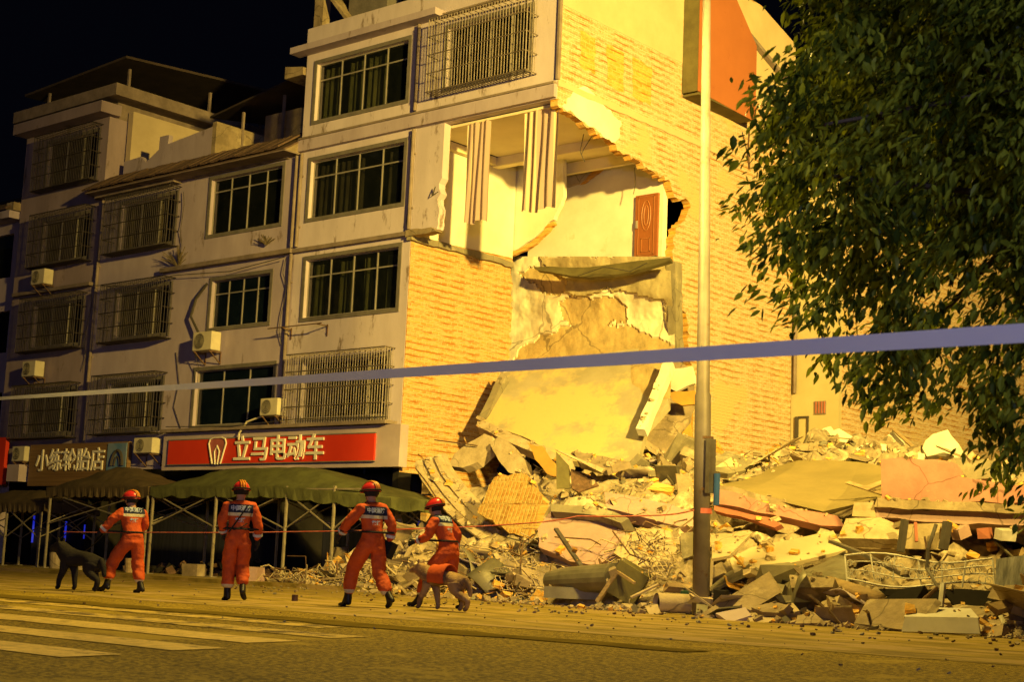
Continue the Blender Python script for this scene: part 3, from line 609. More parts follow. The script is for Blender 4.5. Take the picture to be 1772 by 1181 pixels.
b = MB(); b.poly([Vector(p) for p in ((XL-.8, YF+.2, 17.85), (XT+.4, YF+.2, 18.15), (XT+1.6, 38, 18.4), (XL-.8, 38, 18.1))], (0, 0, .09)); b.build('shed_roof', M_roofd, T)
b = MB()
for x, y in ((XL+.3, YF+.6), (XT+.1, YF+.6), (XT+.4, YF+4), (XT+.5, YF+6.4), (XL+.3, YF+5)): b.beam((x, y, 17.05), (x, y, 17.9), .09)
b.build('shed_post', M_ledge, T)
b = MB(); b.box(XL+.25, XT-.25, 33.4, 33.5, 0, 15.9); b.box(XL+.2, XT-.2, 31.9, 32, 0, 3.3); b.build('inner_shell', M_dark, T)
# the rooftop room; lamplight on its side wall is put into the render colour
b = MB(); b.box(-45.0+.02, -44.7, YF+.7, YF+5.5, 13.8, 16.3); b.build('rooftop_room', mat('rooftop_render_lit', (.52, .42, .27), (.44, .35, .22), scale=1, bump=.1), T)

# ================================================================ far-left low block
Lb = thing('apartment_building', 'dark low block cut off by the left edge with a tiled roof and unlit windows', 'building', (-54, 35, 0))
b = MB(); wL = [(-53.6, -51.2, 10.8, 12.5), (-53.6, -51.0, 7.9, 9.5), (-53.6, -51.0, 4.8, 6.4)]
holes_wall(b, -58, XL-.01, 0.1, 13.2, wL, y=YF+.3); b.build('wall', M_facade2, Lb)
for w_ in wL:
    g = MB(); g.box(w_[0], w_[1], YF+.45, YF+.47, w_[2], w_[3]); g.build('window', M_glass, Lb)
b = MB(); b.poly([Vector(p) for p in ((-58, YF-.5, 13.2), (XL-.2, YF-.5, 13.2), (XL-.2, YF+2, 14.5), (-58, YF+2, 14.5))], (0, 0, .1)); b.build('tiled_roof', M_rooftile, Lb)
b = MB(); b.box(-58, XL-.1, YF-.4, YF+.29, 12.9, 13.18); b.build('eave', M_facade2, Lb)
b = MB(); b.box(XL-.5, XL-.02, YF-.3, YF+.2, 13.2, 13.5); b.build('lit_parapet', M_conc, Lb)
b = MB(); b.box(-58, XL-.2, 33.4, 33.5, 0, 13.1); b.build('inner_shell', M_dark, Lb)

# ================================================================ brown sign, far-left red sign
bs_ = thing('shop_sign', 'brown slatted shop sign with white characters and a blue picture at its right end', 'shop sign', (-45.4, YF-.3, 3.6))
b = MB(); b.box(-47.75, -41.95, YF-.34, YF-.2, 2.85, 4.3); b.build('sign_board', M_signbr, bs_)
stamp_text('小练轮胎店', .78, 'sign_characters', M_letter, bs_, lambda u, v, w: Vector((-45.25+u*1.06, YF-.36-w, 3.68+v*1.05)), ext=.02, bold=.008)
b = MB(); b.box(-43.05, -42.0, YF-.37, YF-.345, 3.3, 4.25); b.build('sign_picture', M_sblue, bs_)
b = MB(); c = Vector((-42.45, YF-.385, 3.5)); b.tube([c+Vector((.3*math.cos(a), 0, .5*math.sin(a))) for a in np.linspace(0, math.pi, 12)], .06, 6); b.tube([c+Vector((.15*math.cos(a), 0, .3*math.sin(a))) for a in np.linspace(0, math.pi, 12)], .03, 6); b.build('tyre_picture', M_acd, bs_)
b = MB(); b.box(-50.4, -49.2, YF-.45, YF-.3, 2.9, 4.6); tag(b.build('shop_sign', M_signred, loc=(-49.8, YF-.4, 3.7)), 'plain dark red sign at the left edge below the lowest unlit windows', 'shop sign')
b = MB(); b.box(-48.7, -47.95, YF-.6, YF-.2, 3.0, 3.6); tag(b.build('sign_box', M_fascia, loc=(-48.8, YF-.4, 3.3)), 'pale box beneath the air conditioner at the left of the brown sign', 'box')
# dark shop interiors with faint blue lights
M_bl = mat('blue_light_tube', (.03, .05, .9), (.02, .03, .8), bump=0, emit=.45)
for i, (x, z0, z1) in enumerate(((-50.2, .9, 2.1), (-48.1, 1.0, 1.7), (-46.9, 1.1, 1.6), (-30.4, 1.2, 1.9))):
    b = MB(); b.tube([(x, 31.6, z0), (x, 31.6, z1)], .04, 6); o = b.build('light_tube', M_bl, loc=(x, 31.6, z0))
    tag(o, ['blue light tube glowing in the dark shop at the far left', 'blue light tube glowing behind the black dog', 'short blue light tube behind the first tent leg', 'small blue light tube in the shop beside the rubble heap'][i], 'light tube')
b = MB(); b.box(XL, -29.8, 31.7, 31.85, 0, 3.3); 
rr = random.Random(4)
o = b.build('shutter_wall', mat('dark_shutters', (.02, .02, .035), (.008, .008, .014), scale=2, bump=.6, bscale=2, sc=(6, 1, .2))); tag(o, 'dark row of closed shop shutters behind the tent legs', 'shutter')

# ================================================================ air conditioners
def ac(x0, x1, z0, z1, lab, first=True, fan=True):
    w, h = x1-x0, z1-z0; t = thing('air_conditioner', lab, 'air conditioner', ((x0+x1)/2, YF-.1, z0), 'air conditioner units on the facade')
    y0, y1 = YF-.5, YF-.12
    b = MB(); b.box(x0, x1, y0, y1, z0, z1); o = b.build('casing', M_ac, t)
    md = o.modifiers.new('b', 'BEVEL'); md.width = .02
    cx, cz = x0+w*.36, (z0+z1)/2; R = min(w*.32, h*.42); b = MB()
    b.tube([(cx, y0-.012, cz), (cx, y0-.002, cz)], R, 20); b.build('fan_guard', M_acd, t)
    b = MB()
    for k in range(4): b.tube([(cx+R*(k+1)/4.2*math.cos(a), y0-.016, cz+R*(k+1)/4.2*math.sin(a)) for a in np.linspace(0, 2*math.pi, 17)], .006, 3, cap=False)
    b.build('fan_ring', M_ac, t)
    for x in (x0+.1, x1-.1):
        b = MB(); b.beam((x, YF-.01, z0-.03), (x, y0, z0-.03), .04); b.beam((x, YF-.01, z0-.4), (x, y0+.05, z0-.04), .03); b.beam((x, YF-.02, z0-.4), (x, YF-.02, z0), .03); b.build('bracket', M_rust, t)
    return t
ac(-48.45, -47.6, 10.1, 10.65, 'air conditioner on the left block, third floor, highest of all')
ac(-48.5, -47.65, 6.75, 7.3, 'air conditioner on the left block between the two lower caged windows')
ac(-48.65, -47.85, 3.72, 4.25, 'air conditioner at the left end of the brown sign')
ac(-41.45, -40.45, 3.88, 4.38, 'air conditioner between the brown sign and the red sign')
ac(-38.75, -37.8, 7.08, 7.68, 'air conditioner under the small blue tinted window with a looping hose')
ac(-35.25, -34.45, 4.9, 5.42, 'air conditioner over the red sign beside the caged window')
def cable(name, lab, pts, r=.02, m=None, n=5):
    b = MB(); b.tube(pts, r, n); o = b.build(name, m or M_acd, loc=pts[0]); tag(o, lab, 'cable'); return o
cable('hose', 'black hose looping from the small window to the air conditioner', [(-38.8, YF-.05, 9.35), (-39.25, YF-.1, 8.9), (-39.4, YF-.15, 8.3), (-38.85, YF-.2, 7.7)], .045)
cable('cable', 'thin cable crossing the wall beside the wide blue window', [(-40.2, YF-.03, 7.2), (-39.9, YF-.04, 6.2), (-40.1, YF-.03, 5.4), (-39.6, YF-.03, 4.6)], .012)
cable('cable', 'thin cable hanging from the air conditioner under the small window', [(-38.9, YF-.3, 7.15), (-38.75, YF-.2, 6.6), (-38.85, YF-.1, 6.0)], .012)
cable('hose', 'pale hose dropping from the air conditioner onto the red sign', [(-35.2, YF-.3, 4.95), (-35.9, YF-.42, 4.75), (-36.2, YF-.45, 4.4), (-36.2, YF-.45, 4.2)], .03, M_ac)
cable('cable', 'bent wire poking out of the broken pier', [(-28.95, YF-.02, 11.0), (-28.8, YF-.1, 11.2), (-28.9, YF-.12, 10.95), (-28.7, YF-.08, 11.05)], .015)
b = MB(); 
for x in (-34.6, -33.0): b.beam((x, YF-.01, 7.55), (x, YF-.45, 7.55), .03); b.beam((x, YF-.02, 7.25), (x, YF-.02, 7.6), .03)
b.beam((-35.2, YF-.44, 7.56), (-32.8, YF-.44, 7.56), .03); tag(b.build('wall_bracket', M_rust, loc=(-34, YF, 7.5)), 'empty iron bracket under the third floor window', 'bracket')
# rooftop clutter of the collapsed block
b = MB(); b.box(-34.85, -34.45, YF+.3, YF+.6, 16.5, 19); b.beam((-34.3, YF+.5, 18.3), (-33.2, YF+.5, 17.1), .5, .1); tag(b.build('roof_door_frame', M_conc, loc=(-34.6, YF+.4, 16.5)), 'pale broken frame standing on the roof terrace', 'frame')
b = MB(); b.box(-33.6, -31.9, YF+.6, YF+1.2, 17.0, 18.2); tag(b.build('roof_tank', M_trim, loc=(-32.8, YF+.9, 17)), 'dark box behind the roof parapet', 'box')
# weeds
def weed(x, z, s, lab, seed):
    r = random.Random(seed); b = MB()
    for k in range(26):
        a = r.uniform(-1.2, 1.2); l = s*r.uniform(.5, 1); p = Vector((x, YF-.12, z)); d = Vector((math.sin(a), -.3*r.random(), math.cos(a)*.8+.1))
        b.tube([p, p+d*l*.6, p+d*l+Vector((0, 0, -.1*l))], .012, 3, cap=False)
    tag(b.build('weed', mat('dry_weed', (.16, .12, .06), bump=0), loc=(x, YF-.1, z)), lab, 'plant')
weed(-40.3, 10.05, .9, 'dry weed growing on the ledge beside the caged window of the middle block', 1); weed(-35.9, 10.3, .45, 'small dry weed on the wall under the upper plain window', 2)

# ================================================================ house behind the vacant lot
Eh = thing('brick_house', 'back house with plastered return wall and long brick side seen behind the tree', 'house', (-23, 50, 0))
b = MB(); b.box(XC-.02, -22.92, 42.45, 42.65, 1, 13.4); b.build('plaster_wall', mat('plaster_yellowish', (.50, .42, .24), (.44, .37, .2), scale=1, bump=.15), Eh)
b = MB(); b.box(-23.1, -22.9, 42.66, 76, 1, 13.2); b.build('brick_wall', M_bside, Eh)
b = MB(); b.box(-24.6, -23.1, 42.7, 76, 13.0, 13.3); b.build('roof', M_ledge, Eh)
b = MB(); b.box(-23.75, -23.35, 42.40, 42.448, 5.9, 6.32); wv_ = b.build('window', M_ledge, Eh)
b = MB()
for k in range(4): b.box(-23.7+.1*k, -23.66+.1*k, 42.37, 42.40, 5.93, 6.3)
b.build('grille', M_red, wv_)
b = MB(); b.box(-24.42, -24.32, 42.36, 42.44, 4.4, 5.85); b.box(-24.32, -23.95, 42.38, 42.44, 5.8, 5.86); b.box(-24.0, -23.96, 42.38, 42.44, 4.4, 5.8); b.build('door_frame', M_acd, Eh)
b = MB(); b.tube([(-24.45, 42.38, 6.6), (-24.45, 42.38, 9.5)], .06, 6); b.build('drain_pipe', M_ledge, Eh)

rr = random.Random(77)
for i, (x, z, lab) in enumerate(((-44.9, 12.9, 'thin cable sagging down beside the upper caged window of the middle block'), (-40.3, 12.6, 'thin cable hanging between the caged and the plain upper window'), (-35.0, 9.8, 'cable running down the joint between the two right blocks'), (-29.9, 12.9, 'cable hanging beside the broken pier'), (-45.3, 9.6, 'cable hanging down the drain pipe of the left block'))):
    pts = [(x+rr.uniform(-.12, .12), YF-.04-rr.random()*.05, z-.45*k) for k in range(7)]
    cable('cable', lab, pts, .011)
cable('cable', 'long cable strung along the ledge above the small blue window', [(-44.8, YF-.24, 9.8), (-42.5, YF-.22, 9.55), (-40.4, YF-.2, 9.75), (-37.5, YF-.2, 9.6), (-34.9, YF-.2, 9.8)], .014)
cable('cable', 'cable strung over the red sign to the end of the fascia', [(-39.8, YF-.5, 4.7), (-36.5, YF-.52, 4.62), (-33.5, YF-.52, 4.75), (-29.9, YF-.45, 4.7)], .014)

for i, pl_ in enumerate(([(1010, 232, 32.5), (1004, 262, 32.4), (1012, 280, 32.5)], [(1024, 236, 32.6), (1010, 258, 32.5), (1006, 268, 32.4)], [(1098, 290, 34.8), (1100, 318, 34.8), (1096, 336, 34.8)])):
    cable('cable', ['thin wire dangling from the ceiling of the torn room', 'second thin wire crossing the first under the torn room ceiling', 'short wire hanging above the brown door'][i], [front(*p) for p in pl_], .012)
cable('cable', 'long wire sagging from the torn floor beside the door down to the slab', [front(1120, 455, 34), front(1090, 470, 34), front(1045, 462, 34), front(1000, 478, 34)], .014)
# ================================================================ lamps
def point(name, loc, power, size, parent=None):
    d = bpy.data.lights.new(name, 'POINT'); d.energy = power; d.shadow_soft_size = size; d.color = LAMP_COL
    o = bpy.data.objects.new(name, d); COL.objects.link(o)
    o.location = Vector(loc)-(parent_world(parent) if parent else Vector((0, 0, 0)))
    if parent: o.parent = parent
    return o
M_lampglow = mat('lamp_lens', (1, .7, .2), bump=0, emit=4)
fm = thing('floodlight_mast', 'tall floodlight mast standing right of the ruin', 'floodlight', (FLOOD_POS.x+.5, FLOOD_POS.y, 0))
b = MB(); b.tube([(FLOOD_POS.x+.5, FLOOD_POS.y, 0), (FLOOD_POS.x+.5, FLOOD_POS.y, 13.4)], .09, 10); b.build('mast', M_steel, fm)
b = MB(); b.box(FLOOD_POS.x+.12, FLOOD_POS.x+.3, FLOOD_POS.y-.5, FLOOD_POS.y+.5, 12.7, 13.3); b.build('lamp_head', M_acd, fm)
d_ = bpy.data.lights.new('flood_lamp', 'SPOT'); d_.energy = 225000; d_.shadow_soft_size = .7; d_.color = LAMP_COL; d_.spot_size = rad(57); d_.spot_blend = 1.
o = bpy.data.objects.new('flood_lamp', d_); COL.objects.link(o); o.parent = fm; o.location = FLOOD_POS-fm.location
o.rotation_euler = (Vector((-22.3, 36.5, 10.0))-FLOOD_POS).to_track_quat('-Z', 'Y').to_euler()
PB = Vector((-14.70, 22.4, 0))
lp = thing('street_lamp', 'tall street lamp pole with rusty lower part standing in front of the rubble', 'street lamp', PB)
ptop = Vector((-14.82, 22.3, 11.6))
b = MB(); b.tube([PB, PB.lerp(ptop, .33), PB.lerp(ptop, .335), ptop], [.152, .142, .12, .07], 20); b.build('pole', M_pole, lp, smooth=True)
b = MB(); b.tube([ptop, Vector((-15.2, 20.8, 12.4)), STREET_POS+Vector((.1, .6, .25))], .05, 8); b.build('arm', M_pole, lp)
b = MB(); b.obox(STREET_POS+Vector((0, .1, .2)), Matrix.Rotation(.2, 3, 'Z'), (.32, .9, .14)); b.build('lamp_head', M_steel, lp)
b = MB()
for z in (3.05, 2.15): b.tube([PB+Vector((0, -.0, z)), PB+Vector((0, 0, z+.05))], .154, 20)
b.build('band', M_rust, lp)
b = MB(); b.box(PB.x+.13, PB.x+.21, PB.y-.16, PB.y+.04, 2.1, 3.05); bx_ = b.build('meter_board', M_steel, lp)
d_ = bpy.data.lights.new('street_lamp_light', 'SPOT'); d_.energy = 12000; d_.shadow_soft_size = .9; d_.color = LAMP_COL; d_.spot_size = rad(158); d_.spot_blend = .5
o = bpy.data.objects.new('street_lamp_light', d_); COL.objects.link(o); o.parent = lp; o.location = STREET_POS-lp.location

cw_ = thing('fill_lamp', 'unseen cool white fill lamp added on a stand behind the camera', 'lamp', (6, -8, 0))  # unseen lamp, added to brighten the foreground tape
b = MB(); b.tube([(6, -8, 0), (6, -8, 5)], .03, 8); b.build('stand', M_steel, cw_)
b = MB(); b.box(5.8, 6.2, -8.15, -8.02, 4.9, 5.2); b.build('lamp_head', M_acd, cw_)
pl_ = point('cool_light', (6, -7.8, 5.05), 5500, 1.1, cw_); pl_.data.color = (.62, .62, 1.)
# ================================================================ rubble heap
def Yf(x): return float(np.interp(x, [-34, -31, -27, -21, -15.5, -10, -5, 0], [28.2, 27.4, 26, 24.4, 22.6, 21.4, 21, 20.8]))
def Zc(x): return float(np.interp(x, [-34, -31.5, -29.6, -27.5, -24, -20, -16, -12, -6, 0], [.25, .7, 2.4, 3.7, 3.8, 3.5, 2.6, 2.0, 1.6, 1.4]))
def heap(x, y):
    d = (y-Yf(x))/8.0
    if d <= 0: return -.12+.2*max(d, -.3)
    d = min(d, 1); s = (d**.85); s = s*(1.25-.25*s)
    return Zc(x)*s+1.2*min(1, max(0, y-34)/2)*min(1, max(0, x+21.6)/1.5)
def Hs(x, y):
    z = heap(x, y)
    if z <= 0: return z
    k = min(1, z/.8)
    p = Vector((x, y, 0))
    z += k*(.30*noise.noise(p*.9)+.22*noise.noise(p*2.3+Vector((9, 1, 0)))+.13*noise.noise(p*5.5))
    z += k*.16*(noise.cell(Vector((x*1.5+noise.noise(p)*1.2, y*1.5, 1.3)))-.5)+k*.10*(noise.cell(Vector((x*3.7, y*3.7+noise.noise(p*2), 7)))-.5)
    return z
x0, x1, y0, y1, st = -34., 1., 20., 43., .14
nx, ny = int((x1-x0)/st), int((y1-y0)/st); b = MB()
vs = []
for j in range(ny+1):
    for i in range(nx+1):
        x, y = x0+i*st, y0+j*st; z = Hs(x, y)
        if x < XP+.15 and y > YF-.1: z = -.1
        vs.append((x, y, z))
b.add(vs, [(j*(nx+1)+i, j*(nx+1)+i+1, (j+1)*(nx+1)+i+1, (j+1)*(nx+1)+i) for j in range(ny) for i in range(nx) if max(vs[j*(nx+1)+i][2], vs[(j+1)*(nx+1)+i+1][2]) > -.11])
o = b.build('rubble_heap', M_dust); tag(o, 'sloping heap of crushed masonry under the torn building', 'rubble', kind='stuff')

KEEP = [(1232, 795, 1530, 905, 26.0), (1500, 785, 1772, 912, 24.5), (932, 868, 1092, 982, 24.6), (1256, 915, 1472, 985, 23.2), (828, 818, 936, 934, 27), (948, 988, 1118, 1046, 22.8), (722, 790, 852, 935, 27), (1446, 868, 1640, 958, 24.4), (956, 776, 1052, 850, 28.4), (1556, 1048, 1700, 1100, 19.9), (1118, 1022, 1202, 1068, 21.4), (774, 748, 918, 830, 29.4), (1046, 850, 1202, 914, 26), (1450, 955, 1725, 1020, 22.3), (1060, 915, 1206, 984, 23.8), (1640, 905, 1772, 940, 24.5), (1500, 1015, 1720, 1055, 21)]
def proj(p):
    d = Vector(p)-EYE; w = d.dot(FWD); return 886+FPX*d.dot(RGT)/w, 590.5-FPX*d.dot(UPV)/w
def clear_of(p, m=0):
    X, Y = proj(p)
    for a, b_, c, d, yy in KEEP:
        if a-m < X < c+m and b_-m < Y < d+m and p[1] < yy+4.5: return False
    return True
def rot(r, flat=.5): return Euler((r.gauss(0, flat), r.gauss(0, flat), r.uniform(0, 6.3))).to_matrix()
r = random.Random(11)
b = MB()
def scatter(n, smin, smax, flat, shape, emb=.2, xr=(-31, -1), yr=None):
    for _ in range(n):
        x = r.uniform(*xr); y = r.uniform(max(Yf(x)-.8, 20), 36) if yr is None else Yf(x)+r.uniform(*yr)
        if y > 35.3 and x < -24.9: continue
        if x < XP+.3 and y > YF-.4: continue
        z = Hs(x, y); z = max(z, 0) if y < 24.6 else max(z, .09)
        s = smin*(smax/smin)**(r.random()**1.7)
        if not clear_of((x, y, z+s*.3), 4): continue
        sh = [s*a*r.uniform(.7, 1.3) for a in shape]
        b.obox((x, y, z+s*emb), rot(r, flat), sh, r.choice((0, 0, 0, 1, 1, 2, 3)), .22, r)
scatter(9500, .05, .2, .7, (1, .8, .6)); scatter(1300, .14, .42, .45, (1.3, .8, .3)); scatter(4200, .04, .16, .6, (1, .8, .5), yr=(-1.1, 1.4)); scatter(1500, .2, .8, .5, (1.4, .08, .05), .3); scatter(260, .4, 1.0, .5, (1.3, .7, .05), .3)
o = b.build('loose_rubble', [M_conc, M_conclt, M_bdark, M_dsheet]); tag(o, 'countless small broken bricks and concrete bits over the heap', 'rubble', kind='stuff')
b = MB()
for _ in range(420):
    x = r.uniform(-30, -2); y = Yf(x)-abs(r.gauss(0, 2.2))-.3; s = r.uniform(.02, .06)
    b.obox((x, y, s*.25), rot(r, .3), (s, s*.8, s*.5), r.choice((0, 1, 2)), .2, r)
for _ in range(160):
    x = r.uniform(-26, -4); y = r.uniform(10.6, 19); s = r.uniform(.008, .03)
    b.obox((x, y, s*.25), rot(r, .3), (s, s*.8, s*.5), r.choice((0, 1, 2)), .2, r)
o = b.build('road_debris', [M_conc, M_concg, M_rust]); tag(o, 'scattered grit and crumbs on the road before the rubble', 'debris', kind='stuff')
# medium pieces one could lift: each its own object
n = 0
MARK = [('the leaning slab', 990, 700), ('the brick square', 880, 870), ('the olive fin plate', 975, 815), ('the pink wall piece', 1010, 930), ('the metal duct', 1005, 1015), ('the tipped cabinet', 1085, 1008), ('the lamp pole foot', 1217, 1040), ('the long pinkish beam', 1125, 880), ('the ribbed slab', 790, 860), ('the domed slab', 1380, 830), ('the pink wall block', 1640, 840), ('the white railing', 1590, 985), ('the longest board', 1360, 950), ('the large cream block', 1510, 915), ('the white metal box', 1630, 1075), ('the sloping pipe', 1480, 1024), ('the rounded cream slab', 1115, 950), ('the topmost slab', 815, 780), ('the fallen shutter', 1745, 1000), ('the dark hollow', 1620, 1030), ('the bent steel bar', 1500, 960), ('the thin sheets', 1330, 1060), ('the tilted pale board', 1265, 945)]
USED = {}
def where(base, p, size):
    X, Y = proj(p); q = sorted(MARK, key=lambda m_: (m_[1]-X)**2+(m_[2]-Y)**2); dx, dy = X-q[0][1], Y-q[0][2]
    rel = ('right of' if dx > 0 else 'left of') if abs(dx) > abs(dy)*1.2 else ('below' if dy > 0 else 'above')
    big = 'large' if size > .68 else 'medium' if size > .48 else 'small'
    for lab in (f'{big} {base} {rel} {q[0][0]}', f'{big} {base} {rel} {q[0][0]}, toward {q[1][0]}', f'{big} {base} {rel} {q[0][0]}, toward {q[2][0]}', f'{big} {base} {rel} {q[0][0]}, toward {q[3][0]}', f'{big} {base} {rel} {q[0][0]}, toward {q[4][0]}', f'{big} {base} between {q[0][0]} and {q[1][0]}'):
        if lab not in USED: USED[lab] = 1; return lab
    return lab
TONE = {'concrete_dusty': 'tan', 'concrete_pale': 'pale', 'concrete_grey': 'grey', 'dusty_timber': 'brown', 'dull_sheet_metal': 'dull grey', 'fascia_board': 'pinkish'}
for _ in range(900):
    if n >= 150: break
    x = r.uniform(-28.5, -6.5); y = Yf(x)+r.uniform(.1, 7.5)
    if x < XP+.6 and y > YF-.8: continue
    if y > 34.6: continue
    z = Hs(x, y); s = r.uniform(.3, .85)
    if not clear_of((x, y, z+.1), 22) or proj((x, y, z))[0] > 1830: continue
    bb = MB(); kind = r.random()
    if kind < .62:
        bb.obox((x, y, z+.1), rot(r, .38), (s*1.2, s*.9, s*.28), 0, .2, r); o = bb.build('concrete_chunk', r.choice((M_conc, M_conclt, M_concg, M_conc)), loc=(x, y, z)); tag(o, where(TONE[o.data.materials[0].name]+' concrete chunk', (x, y, z+.1), s), 'concrete chunk', 'broken chunks in the rubble')
    elif kind < .8:
        bb.obox((x, y, z+.14), rot(r, .5), (s*2.2, .16, .1), 0, .1, r); o = bb.build('timber', r.choice((M_wood, M_conclt)), loc=(x, y, z)); tag(o, where(TONE[o.data.materials[0].name]+' timber', (x, y, z+.14), s), 'timber', 'timbers in the rubble')
    else:
        R = rot(r, .45); q = []
        for k in range(9):
            a = k/8; bend = .12*math.sin(a*5+s*9); 
            for w_ in (-.5, .5): q.append(Vector((x, y, z+.16))+R@Vector(((a-.5)*s*1.7, w_*s, bend*s)))
        bb.add(q, [(2*k, 2*k+2, 2*k+3, 2*k+1) for k in range(8)]); o = bb.build('crumpled_sheet', r.choice((M_conclt, M_dsheet, M_fascia)), loc=(x, y, z), smooth=True); tag(o, where(TONE[o.data.materials[0].name]+' crumpled sheet', (x, y, z+.16), s), 'sheet', 'crumpled sheets in the rubble')
        md = o.modifiers.new('s', 'SOLIDIFY'); md.thickness = .012
    n += 1

# ---------------------------------------------------------------- hero pieces of the ruin
def plane_pts(pts, Y0, a=0., bk=0.):
    cx = sum(p[0] for p in pts)/len(pts); cyy = sum(p[1] for p in pts)/len(pts)
    P = np.array([front(px, py, Y0+a*(px-cx)/100+bk*(cyy-py)/100)[:] for px, py in pts]); c = P.mean(0)
    u, s_, vt = np.linalg.svd(P-c); n_ = Vector(vt[2]); c = Vector(c); out = []
    for px, py in pts:
        d = ray(px, py); t = (c-EYE).dot(n_)/d.dot(n_); out.append(EYE+d*t)
    if n_.dot(c-EYE) < 0: n_ = -n_
    return out, n_
def slab(name, lab, cat, pts, Y0, a=0., bk=0., th=.15, m=None, amp=.04, step=.25, seed=1, par=None, side_m=None, bev=0, group=None):
    q, n_ = plane_pts(pts, Y0, a, bk)
    q = jag(q, step, amp, seed) if amp else q
    b = MB(); b.poly(q, n_*th, 0, 1 if side_m else None)
    o = b.build(name, [m or M_conc]+([side_m] if side_m else []), par, loc=None if par else center(q))
    if not par: tag(o, lab, cat, group)
    elif lab: o['label'] = lab
    return o
def tubepx(name, lab, cat, pts, r_, m, n=8, par=None, group=None):
    q = [front(x, y, Y) for x, y, Y in pts]; b = MB(); b.tube(q, r_, n); o = b.build(name, m, par, loc=None if par else q[0], smooth=n > 6)
    if not par: tag(o, lab, cat, group)
    return o
# the great leaning floor slab: face + beams + bare strip
LS = thing('leaning_slab', 'great fallen floor slab leaning between the brick party wall and the heap', 'concrete slab', front(990, 790, 32.4))
slab('slab_face', None, None, [(870, 646), (930, 632), (1010, 618), (1080, 606), (1156, 597), (1157, 700), (1118, 742), (1105, 800), (985, 798), (905, 756), (828, 728)], 33.2, .35, 1.5, .2, mat('slab_smooth_grey', (.40, .35, .22), (.32, .28, .17), scale=1.3, bump=.4, bscale=7, c3=(.56, .43, .18), s3=.35, t3=.49), .02, .4, 2, LS)
slab('slab_beam', None, None, [(828, 724), (850, 734), (912, 762), (990, 797), (984, 808), (905, 776), (824, 738)], 31.5, .35, 1.5, .3, M_conclt, .02, .3, 3, LS)
slab('slab_beam', None, None, [(868, 642), (876, 650), (840, 724), (826, 726)], 32.5, .3, 1.2, .3, M_concg, .02, .3, 4, LS)
slab('slab_beam', None, None, [(1150, 622), (1164, 626), (1116, 744), (1100, 742)], 33.0, .3, 1.4, .25, M_plaster, .02, .3, 5, LS)
slab('bare_slab', 'second fallen slab with an orange face leaning against the side wall break', 'concrete slab', [(1160, 610), (1198, 640), (1200, 700), (1180, 760), (1160, 798), (1108, 800), (1118, 746)], 34.6, .3, 1., .16, M_conc, .03, .3, 7)
slab('orange_board', 'orange board caught beside the lamp pole below the broken side wall', 'board', [(1158, 680), (1202, 676), (1204, 700), (1180, 702), (1164, 694)], 34.2, 0, .5, .06, M_orange2, .02, .2, 8)
slab('orange_board', 'orange board standing upright at the foot of the side wall', 'board', [(1160, 786), (1176, 756), (1194, 734), (1200, 790), (1192, 800)], 34.0, 0, .5, .06, M_orange2, .02, .2, 9)
slab('plaster_piece', 'white plaster piece wedged beside the broken column', 'plaster', [(1156, 640), (1196, 634), (1202, 664), (1170, 678), (1158, 672)], 34.7, 0, .3, .1, M_plaster, .04, .2, 10)
for q_ in ([(930, 700), (948, 690), (962, 700), (950, 714), (934, 712)], [(1010, 740), (1040, 728), (1060, 744), (1032, 758)], [(900, 680), (914, 672), (920, 684), (906, 692)]): slab('spalled_patch', None, None, q_, 33.05+(700-q_[0][1])*.012, .35, 1.5, .05, M_conclt, .04, .12, 3, LS)
# fluted curved slabs at the left of the heap
FS = thing('fluted_slab', 'curved ribbed floor slab sliding down at the left edge of the heap', 'concrete slab', front(790, 860, 28))
def ribstrip(k, off):
    cl = [(726+off, 796-off*.3), (738+off, 822-off*.3), (758+off, 850-off*.3), (782+off, 878-off*.3), (812+off*.8, 904-off*.3), (846+off*.6, 928-off*.3)]
    w = 17; lo = [(x-w*.45, y+w*.75) for x, y in cl]; q = []
    for i in range(len(cl)):
        a_ = front(*cl[i], 29.4-.35*i+off*.012); c_ = front(*lo[i], 29.1-.35*i+off*.012); q.append((a_, c_))
    b = MB(); vs = []
    for a_, c_ in q: vs += [a_, a_.lerp(c_, .3)+Vector((0, -.08, .03)), a_.lerp(c_, .7)+Vector((0, -.08, .0)), c_]
    n_ = len(vs); vs += [v+Vector((.04, .22, .03)) for v in vs]; fs = []
    for i in range(len(q)-1):
        for j in range(3): fs += [(i*4+j, i*4+j+1, i*4+j+5, i*4+j+4), (n_+i*4+j, n_+i*4+j+4, n_+i*4+j+5, n_+i*4+j+1)]
        fs += [(i*4, i*4+4, n_+i*4+4, n_+i*4), (i*4+3, n_+i*4+3, n_+i*4+7, i*4+7)]
    e = len(q)-1; fs += [(0, 1, n_+1, n_), (1, 2, n_+2, n_+1), (2, 3, n_+3, n_+2), (e*4, n_+e*4, n_+e*4+1, e*4+1), (e*4+1, n_+e*4+1, n_+e*4+2, e*4+2), (e*4+2, n_+e*4+2, n_+e*4+3, e*4+3)]
    b.add(vs, fs); b.build('rib', M_conclt, FS)
for k in range(3): ribstrip(k, k*17)
slab('concrete_chunk', 'long pale slab propped at the very top left of the heap', 'concrete chunk', [(776, 806), (786, 786), (812, 766), (838, 751), (853, 757), (850, 778), (826, 800), (800, 810)], 30.4, 0, .8, .28, M_conclt, .03, .2, 12)
slab('concrete_chunk', 'ribbed pale slab tipping down right of the topmost slab', 'concrete chunk', [(848, 768), (862, 756), (886, 770), (908, 796), (914, 820), (898, 826), (880, 818), (862, 796)], 30.1, 0, .8, .3, M_conclt, .02, .2, 13)
b = MB()
